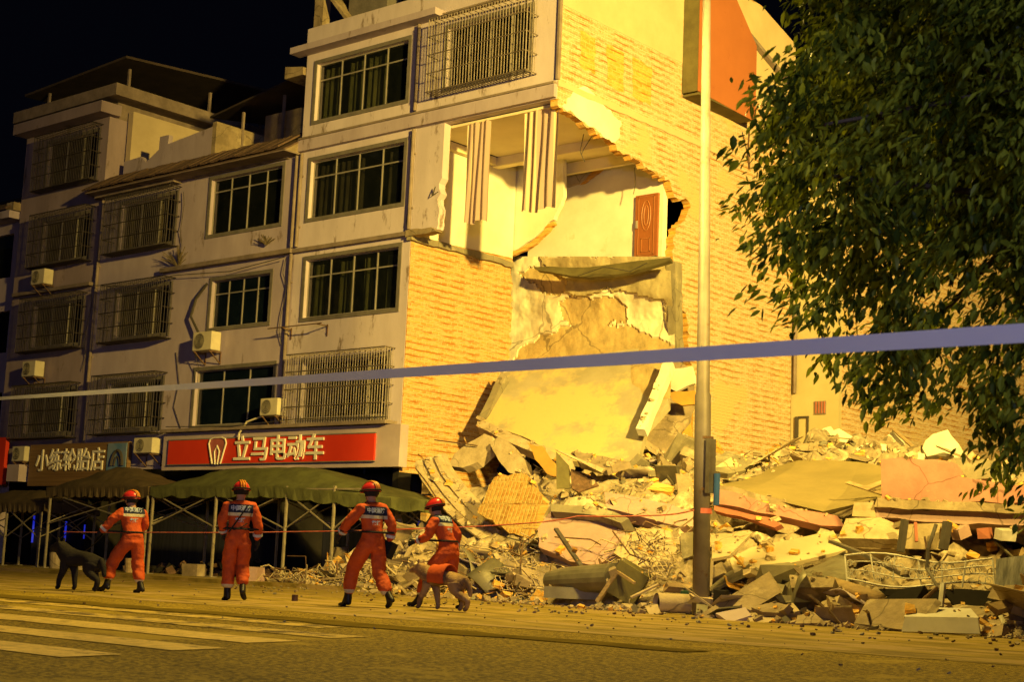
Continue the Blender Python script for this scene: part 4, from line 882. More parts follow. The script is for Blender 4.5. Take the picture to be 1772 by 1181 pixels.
for k in range(4):
    q = [front(860+9*k, 764+3*k, 29.85), front(896+5*k, 818-3*k, 29.6)]; b.tube(q, .045, 5)
b.build('slab_rib', M_conclt, bpy.data.objects['concrete_chunk']) if False else None
slab('brickwork_slab', 'fallen square of brickwork standing on edge in the heap', 'brick wall piece', [(842, 852), (856, 826), (906, 818), (940, 860), (918, 936), (874, 918), (826, 888)], 27.6, 0, .6, .24, brick_mat('brick_panel_face', 'x', (.48, .34, .12), (.46, .24, .06), (.30, .15, .035), bw=.12, bh=.55, warp=.06), .05, .18, 14)
slab('wall_piece', 'orange plaster panel upright behind the brick square', 'board', [(914, 768), (938, 772), (958, 800), (966, 826), (946, 820), (926, 796)], 29.8, 0, .5, .08, M_orange2, .03, .2, 15)
slab('steel_plate', 'dark olive plate standing like a fin in the middle of the heap', 'steel plate', [(962, 782), (984, 806), (986, 846), (963, 846)], 29., .6, .1, .05, M_olive, .01, .3, 16)
slab('steel_plate', 'dark brown plate lying behind the olive fin', 'steel plate', [(988, 812), (1020, 822), (1036, 840), (1000, 852), (990, 846)], 29.2, .6, 1., .05, M_rust, .02, .3, 17)
slab('board', 'long thin board leaning over the olive fin', 'board', [(960, 778), (968, 780), (1046, 812), (1040, 818)], 29., .3, .4, .08, M_conclt, .01, .3, 18)
slab('concrete_chunk', 'pale folded slab behind the olive fin', 'concrete chunk', [(990, 782), (1046, 790), (1090, 800), (1050, 814), (1004, 802)], 30.2, .2, 2.2, .16, M_conc, .04, .2, 19)
slab('concrete_beam', 'long pinkish grey beam lying across the middle of the heap', 'concrete beam', [(1046, 852), (1075, 856), (1200, 884), (1200, 912), (1150, 906), (1050, 880)], 26.6, .2, 1.2, .3, M_pinkt, .04, .3, 20)
# pink tiled wall block with its grey cap
PW = thing('pink_wall_piece', 'large cracked pale pink wall piece in the middle of the heap', 'wall piece', front(1010, 960, 25))
slab('wall_face', None, None, [(955, 884), (1040, 886), (1076, 902), (1086, 940), (1064, 964), (1030, 980), (985, 972), (932, 948), (930, 916)], 25.6, .2, .7, .28, M_pinkt, .03, .25, 21, PW)
slab('grey_cap', None, None, [(952, 872), (1010, 876), (1062, 886), (1088, 898), (1074, 906), (1030, 892), (954, 886)], 25.7, .2, .9, .4, M_concg, .02, .3, 22, PW)
tubepx('crack_wire', None, None, [(960, 930, 25.3), (990, 932, 25.3), (1022, 934, 25.3), (1040, 944, 25.3)], .015, M_rust, 4, PW)
slab('concrete_chunk', 'rounded cream slab half buried right of the pink wall piece', 'concrete chunk', [(1062, 958), (1078, 928), (1110, 916), (1160, 920), (1172, 950), (1150, 980), (1100, 984)], 25.4, .1, .9, .3, M_conclt, .05, .25, 23)
slab('concrete_chunk', 'grey square slab standing just left of the lamp pole', 'concrete chunk', [(1178, 924), (1204, 920), (1206, 960), (1182, 968)], 24.2, .1, .2, .2, M_concg, .03, .2, 24)
b = MB(); b.beam(front(962, 916, 24.7), front(1012, 990, 23.8), .09, .05); tag(b.build('steel_bar', M_steel, loc=front(985, 950, 24.3)), 'flat grey steel bar leaning against the pink wall piece', 'steel bar')
b = MB(); b.beam(front(760, 900, 27.2), front(700, 948, 26.4), .07); tag(b.build('timber', M_conclt, loc=front(730, 925, 27)), 'pale stick leaning at the left foot of the heap', 'timber')
# dull bent duct
q0, q1 = front(952, 1006, 23.6), front(1064, 1000, 23.3)
b = MB(); n = 14; pr = [(.24*math.cos(a), .24*math.sin(a)) for a in np.linspace(0, 2*math.pi, n+1)[:-1]]
b.tube([q0, q0.lerp(q1, .3), q0.lerp(q1, .6), q1], [.19, .25, .26, .27], 18); b.obox(q0.lerp(q1, .55)+Vector((0, -.05, -.28)), Matrix.Rotation(.55, 3, 'Z'), (1.5, .1, .22))
tag(b.build('metal_duct', M_dsheet, loc=q0), 'long dull metal duct lying at the foot of the heap', 'duct')
# dark cabinet with pale edge
q = front(1086, 1008, 23.0); R = Euler((.1, .5, .55)).to_matrix(); cb = thing('cabinet', 'dark cabinet tipped over with a pale timber frame at the duct end', 'cabinet', q)
b = MB(); b.obox(q, R, (.62, .5, .62), 0, .04); b.build('cabinet_body', M_olive, cb)
b = MB(); b.beam(front(1034, 1042, 22.6), front(1068, 992, 22.7), .12, .07); b.beam(front(1068, 990, 22.7), front(1098, 1010, 22.6), .05); b.build('frame', M_wood, cb)
# pipe with an open end
q0, q1 = front(1136, 1044, 22.0), front(1192, 1046, 22.5); cp = thing('concrete_pipe', 'short pale pipe with a dark open end beside the pole foot', 'pipe', q0)
b = MB(); b.tube([q0, q1], .17, 18, cap=False); b.tube([q0+(q1-q0)*.01, q1], .14, 18, cap=False); b.build('pipe_wall', M_conclt, cp, smooth=True)
b = MB(); b.tube([q0+(q1-q0)*.12, q0+(q1-q0)*.14], .138, 18); b.build('bore_shade', M_dark, cp)  # dark disc stands in for the shade inside the pipe
slab('wood_block', 'pale flat offcut lying under the open pipe end', 'timber', [(1116, 1050), (1138, 1046), (1144, 1062), (1124, 1066)], 21.6, 0, 1.5, .1, M_conclt, .01, .3, 31)
b = MB(); q = front(1205, 1045, 22.9); b.obox(q+Vector((0, 0, .0)), Matrix.Rotation(.5, 3, 'Z'), (.5, .3, .42), 0, .08); tag(b.build('bin', mat('green_plastic', (.05, .12, .06), bump=.1), loc=q), 'dark green bin behind the lamp pole foot', 'bin')
b = MB(); q = PB+Vector((.34, .1, .22)); b.obox(q, Matrix.Rotation(.3, 3, 'Z'), (.2, .3, .44), 0, .05); tag(b.build('junction_box', M_dark, loc=q), 'small black box at the right side of the lamp pole foot', 'box')
q = PB+Vector((.28, -.02, 2.2)); b = MB(); b.box(q.x-.05, q.x+.05, q.y-.02, q.y+.02, q.z-.3, q.z+.25); tag(b.build('blue_notice', mat('notice_blue', (.05, .14, .42), bump=0), loc=q), 'narrow blue plate fixed at the right side of the lamp pole', 'plate')

# ---------------------------------------------------------------- right half
DS = thing('domed_slab', 'broad yellowish roof slab bulging over the right part of the heap', 'concrete slab', front(1380, 830, 28))
up = [(1330, 812), (1380, 797), (1440, 797), (1486, 800), (1522, 806)]; lo = [(1240, 840), (1290, 850), (1350, 868), (1424, 886), (1510, 866)]
sag((up, lo), [30.8, 30.9, 30.9, 30.7, 30.4], [27.6, 27.3, 27.0, 26.8, 27.0], .1, 'slab_top', mat('slab_ochre_yellow', (.27, .21, .085), (.21, .165, .065), scale=.9, bump=.25), DS, 12, -.28, 3)
slab('slab_edge', None, None, [(1240, 838), (1300, 852), (1360, 868), (1424, 886), (1510, 868), (1508, 878), (1444, 898), (1424, 894), (1240, 850)], 27.0, 0, .1, .2, M_conc, .03, .2, 41, DS)
slab('plank', 'thin plank lying on the domed slab beside the pink block', 'board', [(1462, 836), (1470, 833), (1530, 852), (1526, 857)], 27.3, 0, .6, .05, M_wood, .0, .3, 42)
slab('plank', 'second thin plank crossing the first beside the pink block', 'board', [(1496, 842), (1530, 830), (1532, 836), (1500, 849)], 27.1, 0, .6, .05, M_wood, .0, .3, 43)
slab('pink_beam', 'long reddish pink beam lying under the domed slab', 'beam', [(1232, 846), (1262, 850), (1350, 876), (1450, 894), (1462, 912), (1420, 910), (1330, 890), (1236, 872)], 26.3, .1, .6, .3, M_pink, .03, .3, 44)
slab('red_strip', 'dark red strip under the long pink beam', 'beam', [(1236, 876), (1330, 896), (1352, 908), (1340, 914), (1300, 900), (1236, 884)], 25.9, .1, .6, .14, M_red, .02, .3, 45)
PK = thing('pink_wall_block', 'big pink wall block with beige band over a dark gap at the right', 'wall piece', front(1640, 860, 25.5))
slab('block_face', None, None, [(1524, 796), (1560, 792), (1648, 800), (1660, 826), (1740, 838), (1800, 850), (1800, 872), (1526, 866)], 25.6, .1, .1, 1.4, M_pink, .03, .3, 46, PK)
slab('block_top', None, None, [(1648, 792), (1712, 796), (1716, 828), (1664, 832)], 26., .1, .1, 1.0, M_concg, .03, .3, 47, PK)
slab('beige_band', None, None, [(1518, 862), (1800, 876), (1800, 892), (1512, 878)], 25.3, .1, .1, 1.6, M_conc, .02, .3, 48, PK)
slab('lower_band', None, None, [(1512, 878), (1800, 892), (1800, 914), (1514, 896)], 25.4, .1, .1, 1.4, M_pinkt, .03, .3, 49, PK)
slab('red_underside', None, None, [(1524, 897), (1630, 903), (1628, 911), (1524, 907)], 25.6, .1, .1, 1.0, M_red, .02, .3, 50, PK)
q = front(1700, 918, 27.5); b = MB(); b.obox(q, Matrix.Rotation(.5, 3, 'Z'), (3.4, 1., .75)); tag(b.build('void_shade', M_dark, loc=q), 'black box put in for the shade of the void under the pink wall block', 'cabinet')  # black box stands in for the shade in the void
for i, (px, py, m_) in enumerate(((1662, 922, M_pinkt), (1704, 924, M_red), (1740, 926, M_steelw))):
    q = front(px, py, 25.0); b = MB(); b.obox(q, rot(r, .4), (.28, .2, .18), 0, .1); tag(b.build('household_box', m_, loc=q), ['small pinkish box in the dark gap', 'small red box in the dark gap under the pink block', 'small white box at the right of the dark gap'][i], 'box')
def boxpx(name, lab, cat, pts, Y, th, m, seed=1, bk=.05, par=None, amp=.01): return slab(name, lab, cat, pts, Y, .1, bk, th, m, amp, .4, seed, par)
boxpx('cream_block', 'large cream block lying on the rubble left of the dark gap', 'block', [(1464, 898), (1524, 896), (1562, 912), (1560, 934), (1450, 932)], 25.0, .5, M_conclt, 51, 1.2)
boxpx('block_side', 'beige edge strip below the large cream block', 'block', [(1450, 934), (1558, 938), (1556, 952), (1490, 950), (1448, 944)], 24.9, .3, M_conc, 52)
boxpx('cream_block', 'small cream block tucked under the left end of the pink wall block', 'block', [(1478, 870), (1512, 870), (1514, 896), (1474, 894)], 25.2, .4, M_conclt, 53)
boxpx('cream_board', 'upright cream panel between two dark posts', 'panel', [(1566, 908), (1628, 906), (1622, 952), (1562, 950)], 24.9, .15, M_conclt, 54)
b = MB(); b.beam(front(1566, 900, 24.7), front(1558, 956, 24.6), .1); tag(b.build('post', M_acd, loc=front(1562, 930, 24.7)), 'dark post left of the upright cream panel', 'post')
b = MB(); b.beam(front(1640, 904, 24.7), front(1632, 952, 24.6), .12); tag(b.build('post', M_acd, loc=front(1636, 930, 24.7)), 'dark post right of the upright cream panel', 'post')
b = MB(); b.beam(front(1584, 905, 24.7), front(1586, 938, 24.6), .05); tag(b.build('post', M_red, loc=front(1585, 920, 24.7)), 'thin red rod in front of the upright cream panel', 'rod')
slab('board', 'very long pale board lying in front of the cream block', 'board', [(1262, 968), (1300, 948), (1442, 919), (1452, 936), (1466, 952), (1400, 968), (1336, 982), (1270, 990)], 24.0, .25, 2.2, .06, mat('board_pale', (.56, .46, .28), (.50, .41, .25), scale=1, bump=.1), .01, .4, 56)
slab('board', 'tilted pale board between the lamp pole and the very long board', 'board', [(1230, 926), (1296, 918), (1302, 922), (1262, 962), (1232, 968)], 24.3, .2, 1.6, .06, M_conclt, .02, .3, 57)
# folded sheet
q = [(1232, 1016), (1262, 992), (1296, 974), (1330, 990), (1366, 996), (1420, 976), (1466, 954)]; ql = [(1234, 1024), (1270, 1004), (1304, 986), (1336, 998), (1370, 1008), (1430, 1010), (1474, 1006)]
sag((q, ql), [23.2, 23.4, 23.6, 23.4, 23.3, 23.6, 24.0], [22.8, 22.9, 23.0, 22.9, 22.9, 23.0, 23.2], .03, 'folded_sheet', M_dsheet, None, 4, .05, 5)
o = bpy.context.scene.collection.objects['folded_sheet']; tag(o, 'crumpled grey roofing sheet folded under the very long board', 'sheet')
tubepx('fallen_pipe', 'yellowish pipe sloping down in front of the folded sheet', 'pipe', [(1434, 1010, 22.8), (1480, 1024, 22.5), (1524, 1040, 22.3)], .12, M_wood, 10)
b = MB(); b.beam(front(1438, 938, 23.9), front(1500, 962, 23.5), .12, .05); b.beam(front(1500, 962, 23.5), front(1570, 1000, 23.0), .1, .05); tag(b.build('steel_bar', M_steel, loc=front(1470, 950, 23.8)), 'bent grey steel bar crossing behind the white railing', 'steel bar')
# white railing
RL = thing('railing', 'white scrolled railing lying along the right of the heap', 'railing', front(1590, 1000, 22.9))
b = MB(); a0, a1 = front(1462, 962, 23.2), front(1722, 972, 22.8); c0, c1 = front(1466, 1008, 23.1), front(1720, 1016, 22.7)
for t in (0, .33, .66, 1.): b.tube([a0.lerp(c0, t).lerp(a1.lerp(c1, t), u_)+Vector((0, .1*math.sin(u_*5+t*3), .06*math.sin(u_*7+t*2))) for u_ in np.linspace(0, 1, 12)], .011 if 0 < t < 1 else .018, 5)
b.build('rail', M_steelw, RL)
for k in range(7):
    u = k/6; w_ = Vector((0, .1*math.sin(u*5), .06*math.sin(u*7))); b = MB(); b.tube([a0.lerp(a1, u)+w_, c0.lerp(c1, u)+w_+Vector((.06*math.sin(k*2.3), 0, 0))], .015, 5); b.build('railing_post', M_steelw, RL)
b = MB(); rr = random.Random(3)
for k in range(40):
    u = rr.random(); t = rr.uniform(.15, .85); c = a0.lerp(a1, u).lerp(c0.lerp(c1, u), t); s = rr.uniform(.05, .1)
    dx = (a1-a0).normalized(); b.tube([c+(dx*math.cos(w)+Vector((0, 0, 1))*math.sin(w))*s*(1-w/12) for w in np.linspace(0, 7, 10)], .008, 3, cap=False)
b.build('scrollwork', M_steelw, RL)
tubepx('bent_rebar', 'tall bent rebar rising over the white railing', 'rebar', [(1620, 908, 22.9), (1606, 950, 22.8), (1604, 985, 22.8), (1622, 1016, 22.6), (1634, 1026, 22.4)], .03, M_steel, 6)
tubepx('bent_rebar', 'short white upright rod on top of the white box', 'rebar', [(1632, 1012, 21.6), (1628, 1052, 21.4)], .045, M_steelw, 6)
tubepx('bent_rebar', 'slanting rod running down to the white box', 'rebar', [(1622, 1018, 21.7), (1588, 1048, 21.4)], .03, M_rust, 6)
tubepx('bent_rebar', 'thin rust rod leaning behind the tall bent rebar', 'rebar', [(1600, 930, 23.5), (1612, 1000, 23.2), (1640, 960, 23.4)], .018, M_rust, 5)
# striped grey shutter at the right edge
slab('fallen_shutter', 'grey slatted shutter panel at the right edge of the heap', 'panel', [(1724, 968), (1800, 958), (1800, 1010), (1744, 1036), (1722, 1010)], 22.4, .1, .3, .08, mat('shutter_grey', (.34, .33, .31), (.10, .10, .095), scale=1.4, bump=.6, bscale=3, sc=(6, 2, 1)), .01, .4, 60)
WB = thing('white_box', 'white metal box lying at the right front of the rubble', 'box', front(1630, 1080, 21.0))
slab('box_front', None, None, [(1566, 1068), (1692, 1070), (1696, 1098), (1560, 1094)], 20.2, .12, .2, .05, mat('white_enamel', (.60, .57, .50), (.5, .47, .41), scale=3, bump=.05), .01, .4, 61, WB)
slab('box_lid', None, None, [(1580, 1050), (1680, 1054), (1694, 1070), (1564, 1068)], 20.7, .12, 2.6, .04, mat('white_enamel'  , (.60, .57, .50)), .01, .4, 62, WB)
slab('recess_shade', 'black slab put in for the shade between broken slabs beside the white box', 'shade slab', [(1512, 1048), (1560, 1020), (1600, 1014), (1574, 1056), (1556, 1088), (1516, 1082)], 21.4, .1, .4, .3, M_dark, .03, .3, 63)  # near-black slab stands in for shade between the pieces
slab('recess_shade', 'black slab put in for the shade under the white railing', 'shade slab', [(1520, 1020), (1600, 1022), (1720, 1024), (1716, 1048), (1640, 1046), (1560, 1036), (1530, 1030)], 22.5, .1, .2, .2, M_dark, .03, .3, 64)  # near-black slab stands in for shade below the railing
sheets = [([(1352, 1050), (1372, 1044), (1384, 1058), (1364, 1062)], 'small grey sheet among thin sheets'), ([(1300, 1052), (1340, 1042), (1362, 1048), (1376, 1062), (1320, 1060)], 'pale curled sheet right of the pole foot'), ([(1238, 1062), (1290, 1052), (1300, 1066), (1262, 1078)], 'flat pale slab just right of the pole foot'), ([(1294, 1070), (1340, 1066), (1348, 1076), (1300, 1080)], 'small white slab lying at the road edge'), ([(1380, 1066), (1408, 1060), (1430, 1080), (1376, 1080)], 'pointed pale slab at the road edge'), ([(1440, 1030), (1480, 1034), (1490, 1056), (1440, 1052)], 'square beige board before the sloping pipe'), ([(1530, 1082), (1556, 1080), (1558, 1096), (1534, 1096)], 'small block beside the white box'), ([(1256, 1034), (1330, 1026), (1350, 1038), (1270, 1048)], 'dusty slab behind the thin sheets')]
for i, (pl, lab) in enumerate(sheets): slab('thin_slab', lab, 'slab', pl, 21.2-.1*i if i not in (5, 7) else 22.2, .1, 1.8, .07, (M_conclt, M_conc, M_fascia)[i % 3], .02, .2, 70+i)
# white plaster heaps on the lot behind
for i, (pl, Y, lab) in enumerate((([(1414, 760), (1424, 742), (1438, 738), (1452, 770), (1456, 796), (1420, 798)], 36.5, 'bright white lump of plaster in front of the back house'), ([(1440, 746), (1452, 742), (1500, 768), (1560, 778), (1600, 786), (1600, 800), (1450, 800), (1450, 770)], 36, 'long pale bank of plaster debris along the back house'), ([(1520, 768), (1545, 746), (1565, 772)], 37, 'pointed white plaster shard behind the pale bank'), ([(1596, 776), (1614, 752), (1640, 744), (1660, 770), (1650, 790), (1604, 790)], 36, 'white plaster lump seen under the tree leaves'))):
    slab('plaster_lump', lab, 'plaster', pl, Y, 0, 1., .7, M_plaster, .09, .22, 80+i)
tubepx('fallen_pole', 'thin slanting pole leaning against the back house', 'pole', [(1546, 744, 37), (1580, 774, 36.6)], .05, M_wood, 6)

bpy.context.view_layer.update()
dg_ = bpy.context.evaluated_depsgraph_get(); b = MB(); rr = random.Random(99)
for _ in range(5200):
    x = rr.uniform(-28.5, -7); y = rr.uniform(20.5, 33.5)
    hit, loc, nrm, idx, ob, mtx = S.ray_cast(dg_, Vector((x, y, 7.)), Vector((0, 0, -1)))
    if not hit or loc.z < .12 or nrm.z < .45 or ob.name.startswith(('slab_face', 'canopy', 'roof_sheet', 'pole', 'loose')) or y > 35: continue
    s = .03*(6 ** (rr.random()**2.2)); b.obox(loc+Vector((0, 0, s*.25)), rot(rr, .5), (s*1.2, s*.9, s*.6), rr.choice((0, 0, 1, 2)), .25, rr)
o = b.build('fallen_crumbs', [M_conc, M_conclt, M_bdark]); tag(o, 'dusty crumbs and bits of brick lying on the fallen slabs', 'rubble', kind='stuff')
# ---------------------------------------------------------------- wire mesh and tangles
rr = random.Random(17); b = MB()
for k in range(420):
    if rr.random() < .6:
        px_, py_ = rr.uniform(455, 735), rr.uniform(985, 1028); lift = (735-abs(px_-660))/735
        x = front(px_, py_, rr.uniform(25.2, 26.6)); x.z = rr.uniform(.02, .62)*np.interp(px_, [450, 520, 640, 735], [.25, .55, 1, 1])
    else:
        x = front(rr.uniform(735, 1190), 1000, rr.uniform(24.2, 26.5)); x.z = Hs(x.x, x.y)+rr.uniform(0, .35)
    a = rr.uniform(0, 6.3); d = Vector((math.cos(a), math.sin(a)*.5, rr.gauss(0, .25))); l = rr.uniform(.3, 1.0); c = Vector((rr.gauss(0, .12), 0, rr.gauss(.05, .12)))
    p0 = x; p2 = x+d*l
    if p2.z < .03: p2.z = .03
    b.tube([p0, (p0+p2)/2+c, p2], rr.choice((.010, .013, .02)), 4, mi=rr.choice((0, 0, 1)), cap=False)
o = b.build('wire_tangle', [M_conclt, M_rust]); tag(o, 'tangled wires and rods along the foot of the heap', 'wire debris', kind='stuff')
def mesh_panel(pts, nu, nv, lab, m=None, amp=.1, seed=1, r_=.011):
    P = [front(*p) for p in pts]; b = MB(); rs = random.Random(seed)
    def S_(u, v): p = P[0].lerp(P[1], u).lerp(P[3].lerp(P[2], u), v); return p+Vector((0, -1, .4))*amp*noise.noise(Vector((u*3, v*3, seed)))
    for i in range(nu+1): b.tube([S_(i/nu, j/8) for j in range(9)], r_, 4, cap=False)
    for j in range(nv+1): b.tube([S_(i/8, j/nv) for i in range(9)], r_, 4, cap=False)
    o = b.build('wire_mesh', m or M_conclt, loc=P[0]); tag(o, lab, 'wire mesh')
mesh_panel([(664, 990, 25.6), (722, 988, 25.6), (720, 1018, 25.2), (664, 1018, 25.2)], 8, 5, 'stiff wire mesh panel standing behind the third rescuer', amp=.06)
mesh_panel([(1088, 936, 23.8), (1142, 918, 23.8), (1178, 984, 23.2), (1120, 1008, 23.0)], 9, 10, 'crumpled reinforcement mesh curling up left of the lamp pole', amp=.45, seed=4)
mesh_panel([(856, 985, 24.6), (930, 980, 24.6), (936, 1020, 24.1), (866, 1024, 24.1)], 9, 5, 'flattened wire mesh on the slope left of the metal duct', amp=.3, seed=6)
mesh_panel([(540, 985, 26.2), (650, 978, 26.2), (650, 1012, 25.6), (540, 1016, 25.6)], 14, 5, 'low sagging wire mesh at the left end of the heap', amp=.3, seed=8)
for i, (pts, lab) in enumerate((([(900, 980, 24), (905, 940, 24.6), (925, 925, 24.8)], 'thin rod sticking up left of the pink wall piece'), ([(1060, 920, 24.6), (1090, 960, 24.3), (1130, 975, 24)], 'curved rod in front of the rounded cream slab'), ([(1092, 1035, 22.5), (1140, 1012, 22.7)], 'straight pale rod right of the tipped cabinet'), ([(770, 885, 27.5), (738, 835, 28.3), (720, 812, 28.6)], 'dark rod curving up behind the fourth rescuer'), ([(752, 762, 30.2), (800, 768, 30.4), (826, 772, 30.4)], 'rusty rebar poking out left from the top of the heap'), ([(1590, 1048, 21.2), (1650, 1058, 21.)], 'dark rod lying on the white box'))):
    tubepx('loose_rod', lab, 'rod', pts, .018 if i != 2 else .03, M_conclt if i == 2 else M_rust, 5)
# blocks by the tents
for i, (px, py, Y, s, m_, lab) in list(enumerate(((96, 992, 27.2, .5, M_conc, 'left one of two beige weight buckets at the first tent leg'), (140, 990, 27.2, .5, M_conc, 'right one of two beige weight buckets at the first tent leg'), (226, 990, 27.2, .42, M_wood, 'beige weight bucket at the foot of the second tent leg'), (397, 996, 26.6, .5, M_conc, 'beige weight block behind the second rescuer'))))[:3]:
    q = front(px, py, Y); q.z = .09; b = MB(); b.tube([q, q+Vector((0, 0, s*.2)), q+Vector((0, 0, s))], [s*.4, s*.42, s*.46], 14); tag(b.build('weight_bucket', m_, loc=q), lab, 'bucket', 'weights at the tent legs')
q = front(335, 995, 26.9); q.z = .26; b = MB(); b.obox(q, Matrix.Rotation(.1, 3, 'Z'), (.6, .35, .34), 0, .06); tag(b.build('weight_block', M_conc, loc=q), 'beige block at the foot of the back tent leg', 'block')
q = front(438, 1006, 25.2); q.z = .22; b = MB(); b.obox(q, Matrix.Rotation(.4, 3, 'Z'), (.42, .4, .42), 0, .2); tag(b.build('stone_block', M_pinkt, loc=q), 'pale broken block on the ground beside the second rescuer', 'block')
q = gnd(510, 1041); b = MB(); b.tube([q, q+Vector((0, 0, .1))], .05, 8); tag(b.build('road_stud', M_rust, loc=q), 'small dark stub on the ground between the second and third rescuers', 'stub')
b = MB(); rr = random.Random(9)
for k in range(500): 
    x = rr.uniform(-41, -31); s = rr.uniform(.05, .3); y = rr.uniform(28.6, 31); b.obox((x, y, .1+rr.random()**2*.5*max(0, 1-abs(x+36)/5)), rot(rr, .6), (s, s*.8, s*.5), rr.choice((0, 1)), .2, rr)
o = b.build('shop_clutter', [M_dark, M_rust]); tag(o, 'dark clutter heaped inside the shops under the tents', 'clutter', kind='stuff')

# ================================================================ tents
def tent(x0, x1, y0, y1, ze, rx0, rx1, zr, lab, m, legs, sagl=0, droop=None):
    t = thing('canopy_tent', lab, 'tent', ((x0+x1)/2, (y0+y1)/2, 0))
    b = MB(); ym = (y0+y1)/2; n = 26; k_ = 8
    def top(u, v):  # u along x, v across y (0..1)
        x = x0+(x1-x0)*u; y = y0+(y1-y0)*v
        fx = min(1, (x-x0)/max(.01, rx0-x0), (x1-x)/max(.01, x1-rx1)); fy = 1-abs(2*v-1)
        f = min(fx, fy*1.0+.0) if fy < 1 else fx
        f = min(fx, fy*1.6)
        z = ze+(zr-ze)*(f**.92)-.05*math.sin(math.pi*min(1, f))-.03*abs(math.sin(u*9*math.pi))
        if droop: z -= droop*max(0, u-.55)/.45*(1-f*.5)
        return (x, y, z)
    vs = [top(i/n, j/k_) for j in range(k_+1) for i in range(n+1)]
    b.add(vs, [(j*(n+1)+i, j*(n+1)+i+1, (j+1)*(n+1)+i+1, (j+1)*(n+1)+i) for j in range(k_) for i in range(n)])
    o = b.build('roof_sheet', m, t, smooth=True)
    md = o.modifiers.new('s', 'SOLIDIFY'); md.thickness = .015
    b = MB(); ring = [top(i/60, 0) for i in range(61)]+[top(1, j/14) for j in range(1, 15)]+[top(1-i/60, 1) for i in range(1, 61)]+[top(0, 1-j/14) for j in range(1, 14)]
    vv = []
    for i, p in enumerate(ring):
        h = .26+.07*abs(math.sin(i*math.pi/6)); c = Vector(((x0+x1)/2, ym, 0)); o_ = (Vector((p[0], p[1], 0))-c).normalized()*(.03*math.sin(i*1.7))
        vv += [(p[0], p[1], p[2]+.0), (p[0]+o_.x, p[1]+o_.y, p[2]-h)]
    m_ = len(ring); b.add(vv, [(2*i, 2*i+1, 2*((i+1) % m_)+1, 2*((i+1) % m_)) for i in range(m_)]); b.build('valance', m, t)
    for x in legs:
        for y in (y0+.05, y1-.05):
            b = MB(); b.beam((x, y, .09), (x, y, ze-.02), .07, .05); b.box(x-.12, x+.12, y-.1, y+.1, .08, .11); b.build('leg', M_tleg, t)
    b = MB(); ls = sorted(legs)
    for a_, c_ in zip(ls, ls[1:]):
        for y in (y0+.05, y1-.05):
            b.beam((a_, y, ze-.2), (c_, y, ze-1.15), .03); b.beam((c_, y, ze-.2), (a_, y, ze-1.15), .03)
            b.beam((a_, y, ze-.1), (c_, y, ze-.1), .04)
    for x in (ls[0], ls[-1]): b.beam((x, y0+.05, ze-.2), (x, y1-.05, ze-1.1), .03); b.beam((x, y1-.05, ze-.2), (x, y0+.05, ze-1.1), .03)
    b.build('scissor_brace', M_tleg, t)
    return t
tent(-47.4, -42.7, 27.2, 29.3, 2.15, -46, -44, 2.6, 'low canopy tent cut off at the left edge of the street', M_tenty, [-47.2, -44.9, -42.9])
tent(-42.2, -36.9, 26.9, 29.2, 2.62, -39.8, -39.4, 3.3, 'khaki canopy tent with one pointed peak under the brown shop sign', M_tenty, [-42.0, -36.95])
tent(-36.8, -26.9, 26.9, 29.3, 2.62, -34.4, -30.9, 3.2, 'long olive canopy tent sagging toward the rubble under the red shop sign', M_tent, [-36.7, -33.8, -30.85, -29.0, -27.6], droop=.32)

# ================================================================ tapes
def ribbon(pts, w, m, name, lab, cat, tw=0):
    b = MB(); vs = []; n = len(pts)
    for i, p in enumerate(pts):
        a = tw*math.sin(i*.5); u = Vector((0, 0, 1))*math.cos(a)+Vector((.6, -.8, 0))*math.sin(a)
        vs += [Vector(p)+u*w/2, Vector(p)-u*w/2]
    b.add(vs, [(2*i, 2*i+1, 2*i+3, 2*i+2) for i in range(n-1)]); o = b.build(name, m, loc=pts[n//2]); tag(o, lab, cat)
    md = o.modifiers.new('s', 'SOLIDIFY'); md.thickness = .002
    return o
def cat_line(a, c, sagz, n=40): return [a.lerp(c, i/n)-Vector((0, 0, 4*sagz*(i/n)*(1-i/n))) for i in range(n+1)]
M_tblue = mat('tape_blue_white', (.88, .88, .95), (.74, .74, .90), rough=.5, scale=.7, bump=0)
N, L = nt(M_tblue); tl = N.new('ShaderNodeBsdfTranslucent'); tl.inputs[0].default_value = (.85, .88, 1, 1); ms = N.new('ShaderNodeMixShader'); ms.inputs[0].default_value = .4; L.new(N['Principled BSDF'].outputs[0], ms.inputs[1]); L.new(tl.outputs[0], ms.inputs[2]); L.new(ms.outputs[0], N['Material Output'].inputs[0])
a_ = EYE+ray(1830, 573)*4.95; c_ = EYE+ray(-30, 692)*36; 
ribbon(cat_line(a_, c_, .0, 120), .066, M_tblue, 'barrier_tape', 'pale blue barrier tape stretched across the foreground from the right', 'barrier tape')
M_tred = mat('tape_red', (.62, .09, .05), (.7, .25, .2), rough=.5, scale=3, bump=0)
pp = [front(110, 921, 26.6), front(275, 922, 26.6), front(500, 921, 26.6), front(745, 915, 26.0), front(930, 905, 25.0), front(1000, 894, 24.6), front(1150, 892, 23.2), PB+Vector((-.1, -.15, front(1205, 884, 22.3).z))]
q = []
for a0, c0 in zip(pp, pp[1:]): q += cat_line(a0, c0, .015, 8)[:-1]
q.append(pp[-1]); b = MB(); b.tube(q, .014, 5); tag(b.build('barrier_tape', M_tred, loc=q[10]), 'thin red barrier tape running behind the rescuers to the lamp pole', 'barrier tape')
b = MB(); zt = front(1205, 884, 22.3).z; b.tube([PB+Vector((0, 0, zt-.05)), PB+Vector((0, 0, zt+.04))], .156, 18); tag(b.build('tape_wrap', M_tred, loc=PB+Vector((0, 0, zt))), 'red tape wound around the lamp pole', 'barrier tape')
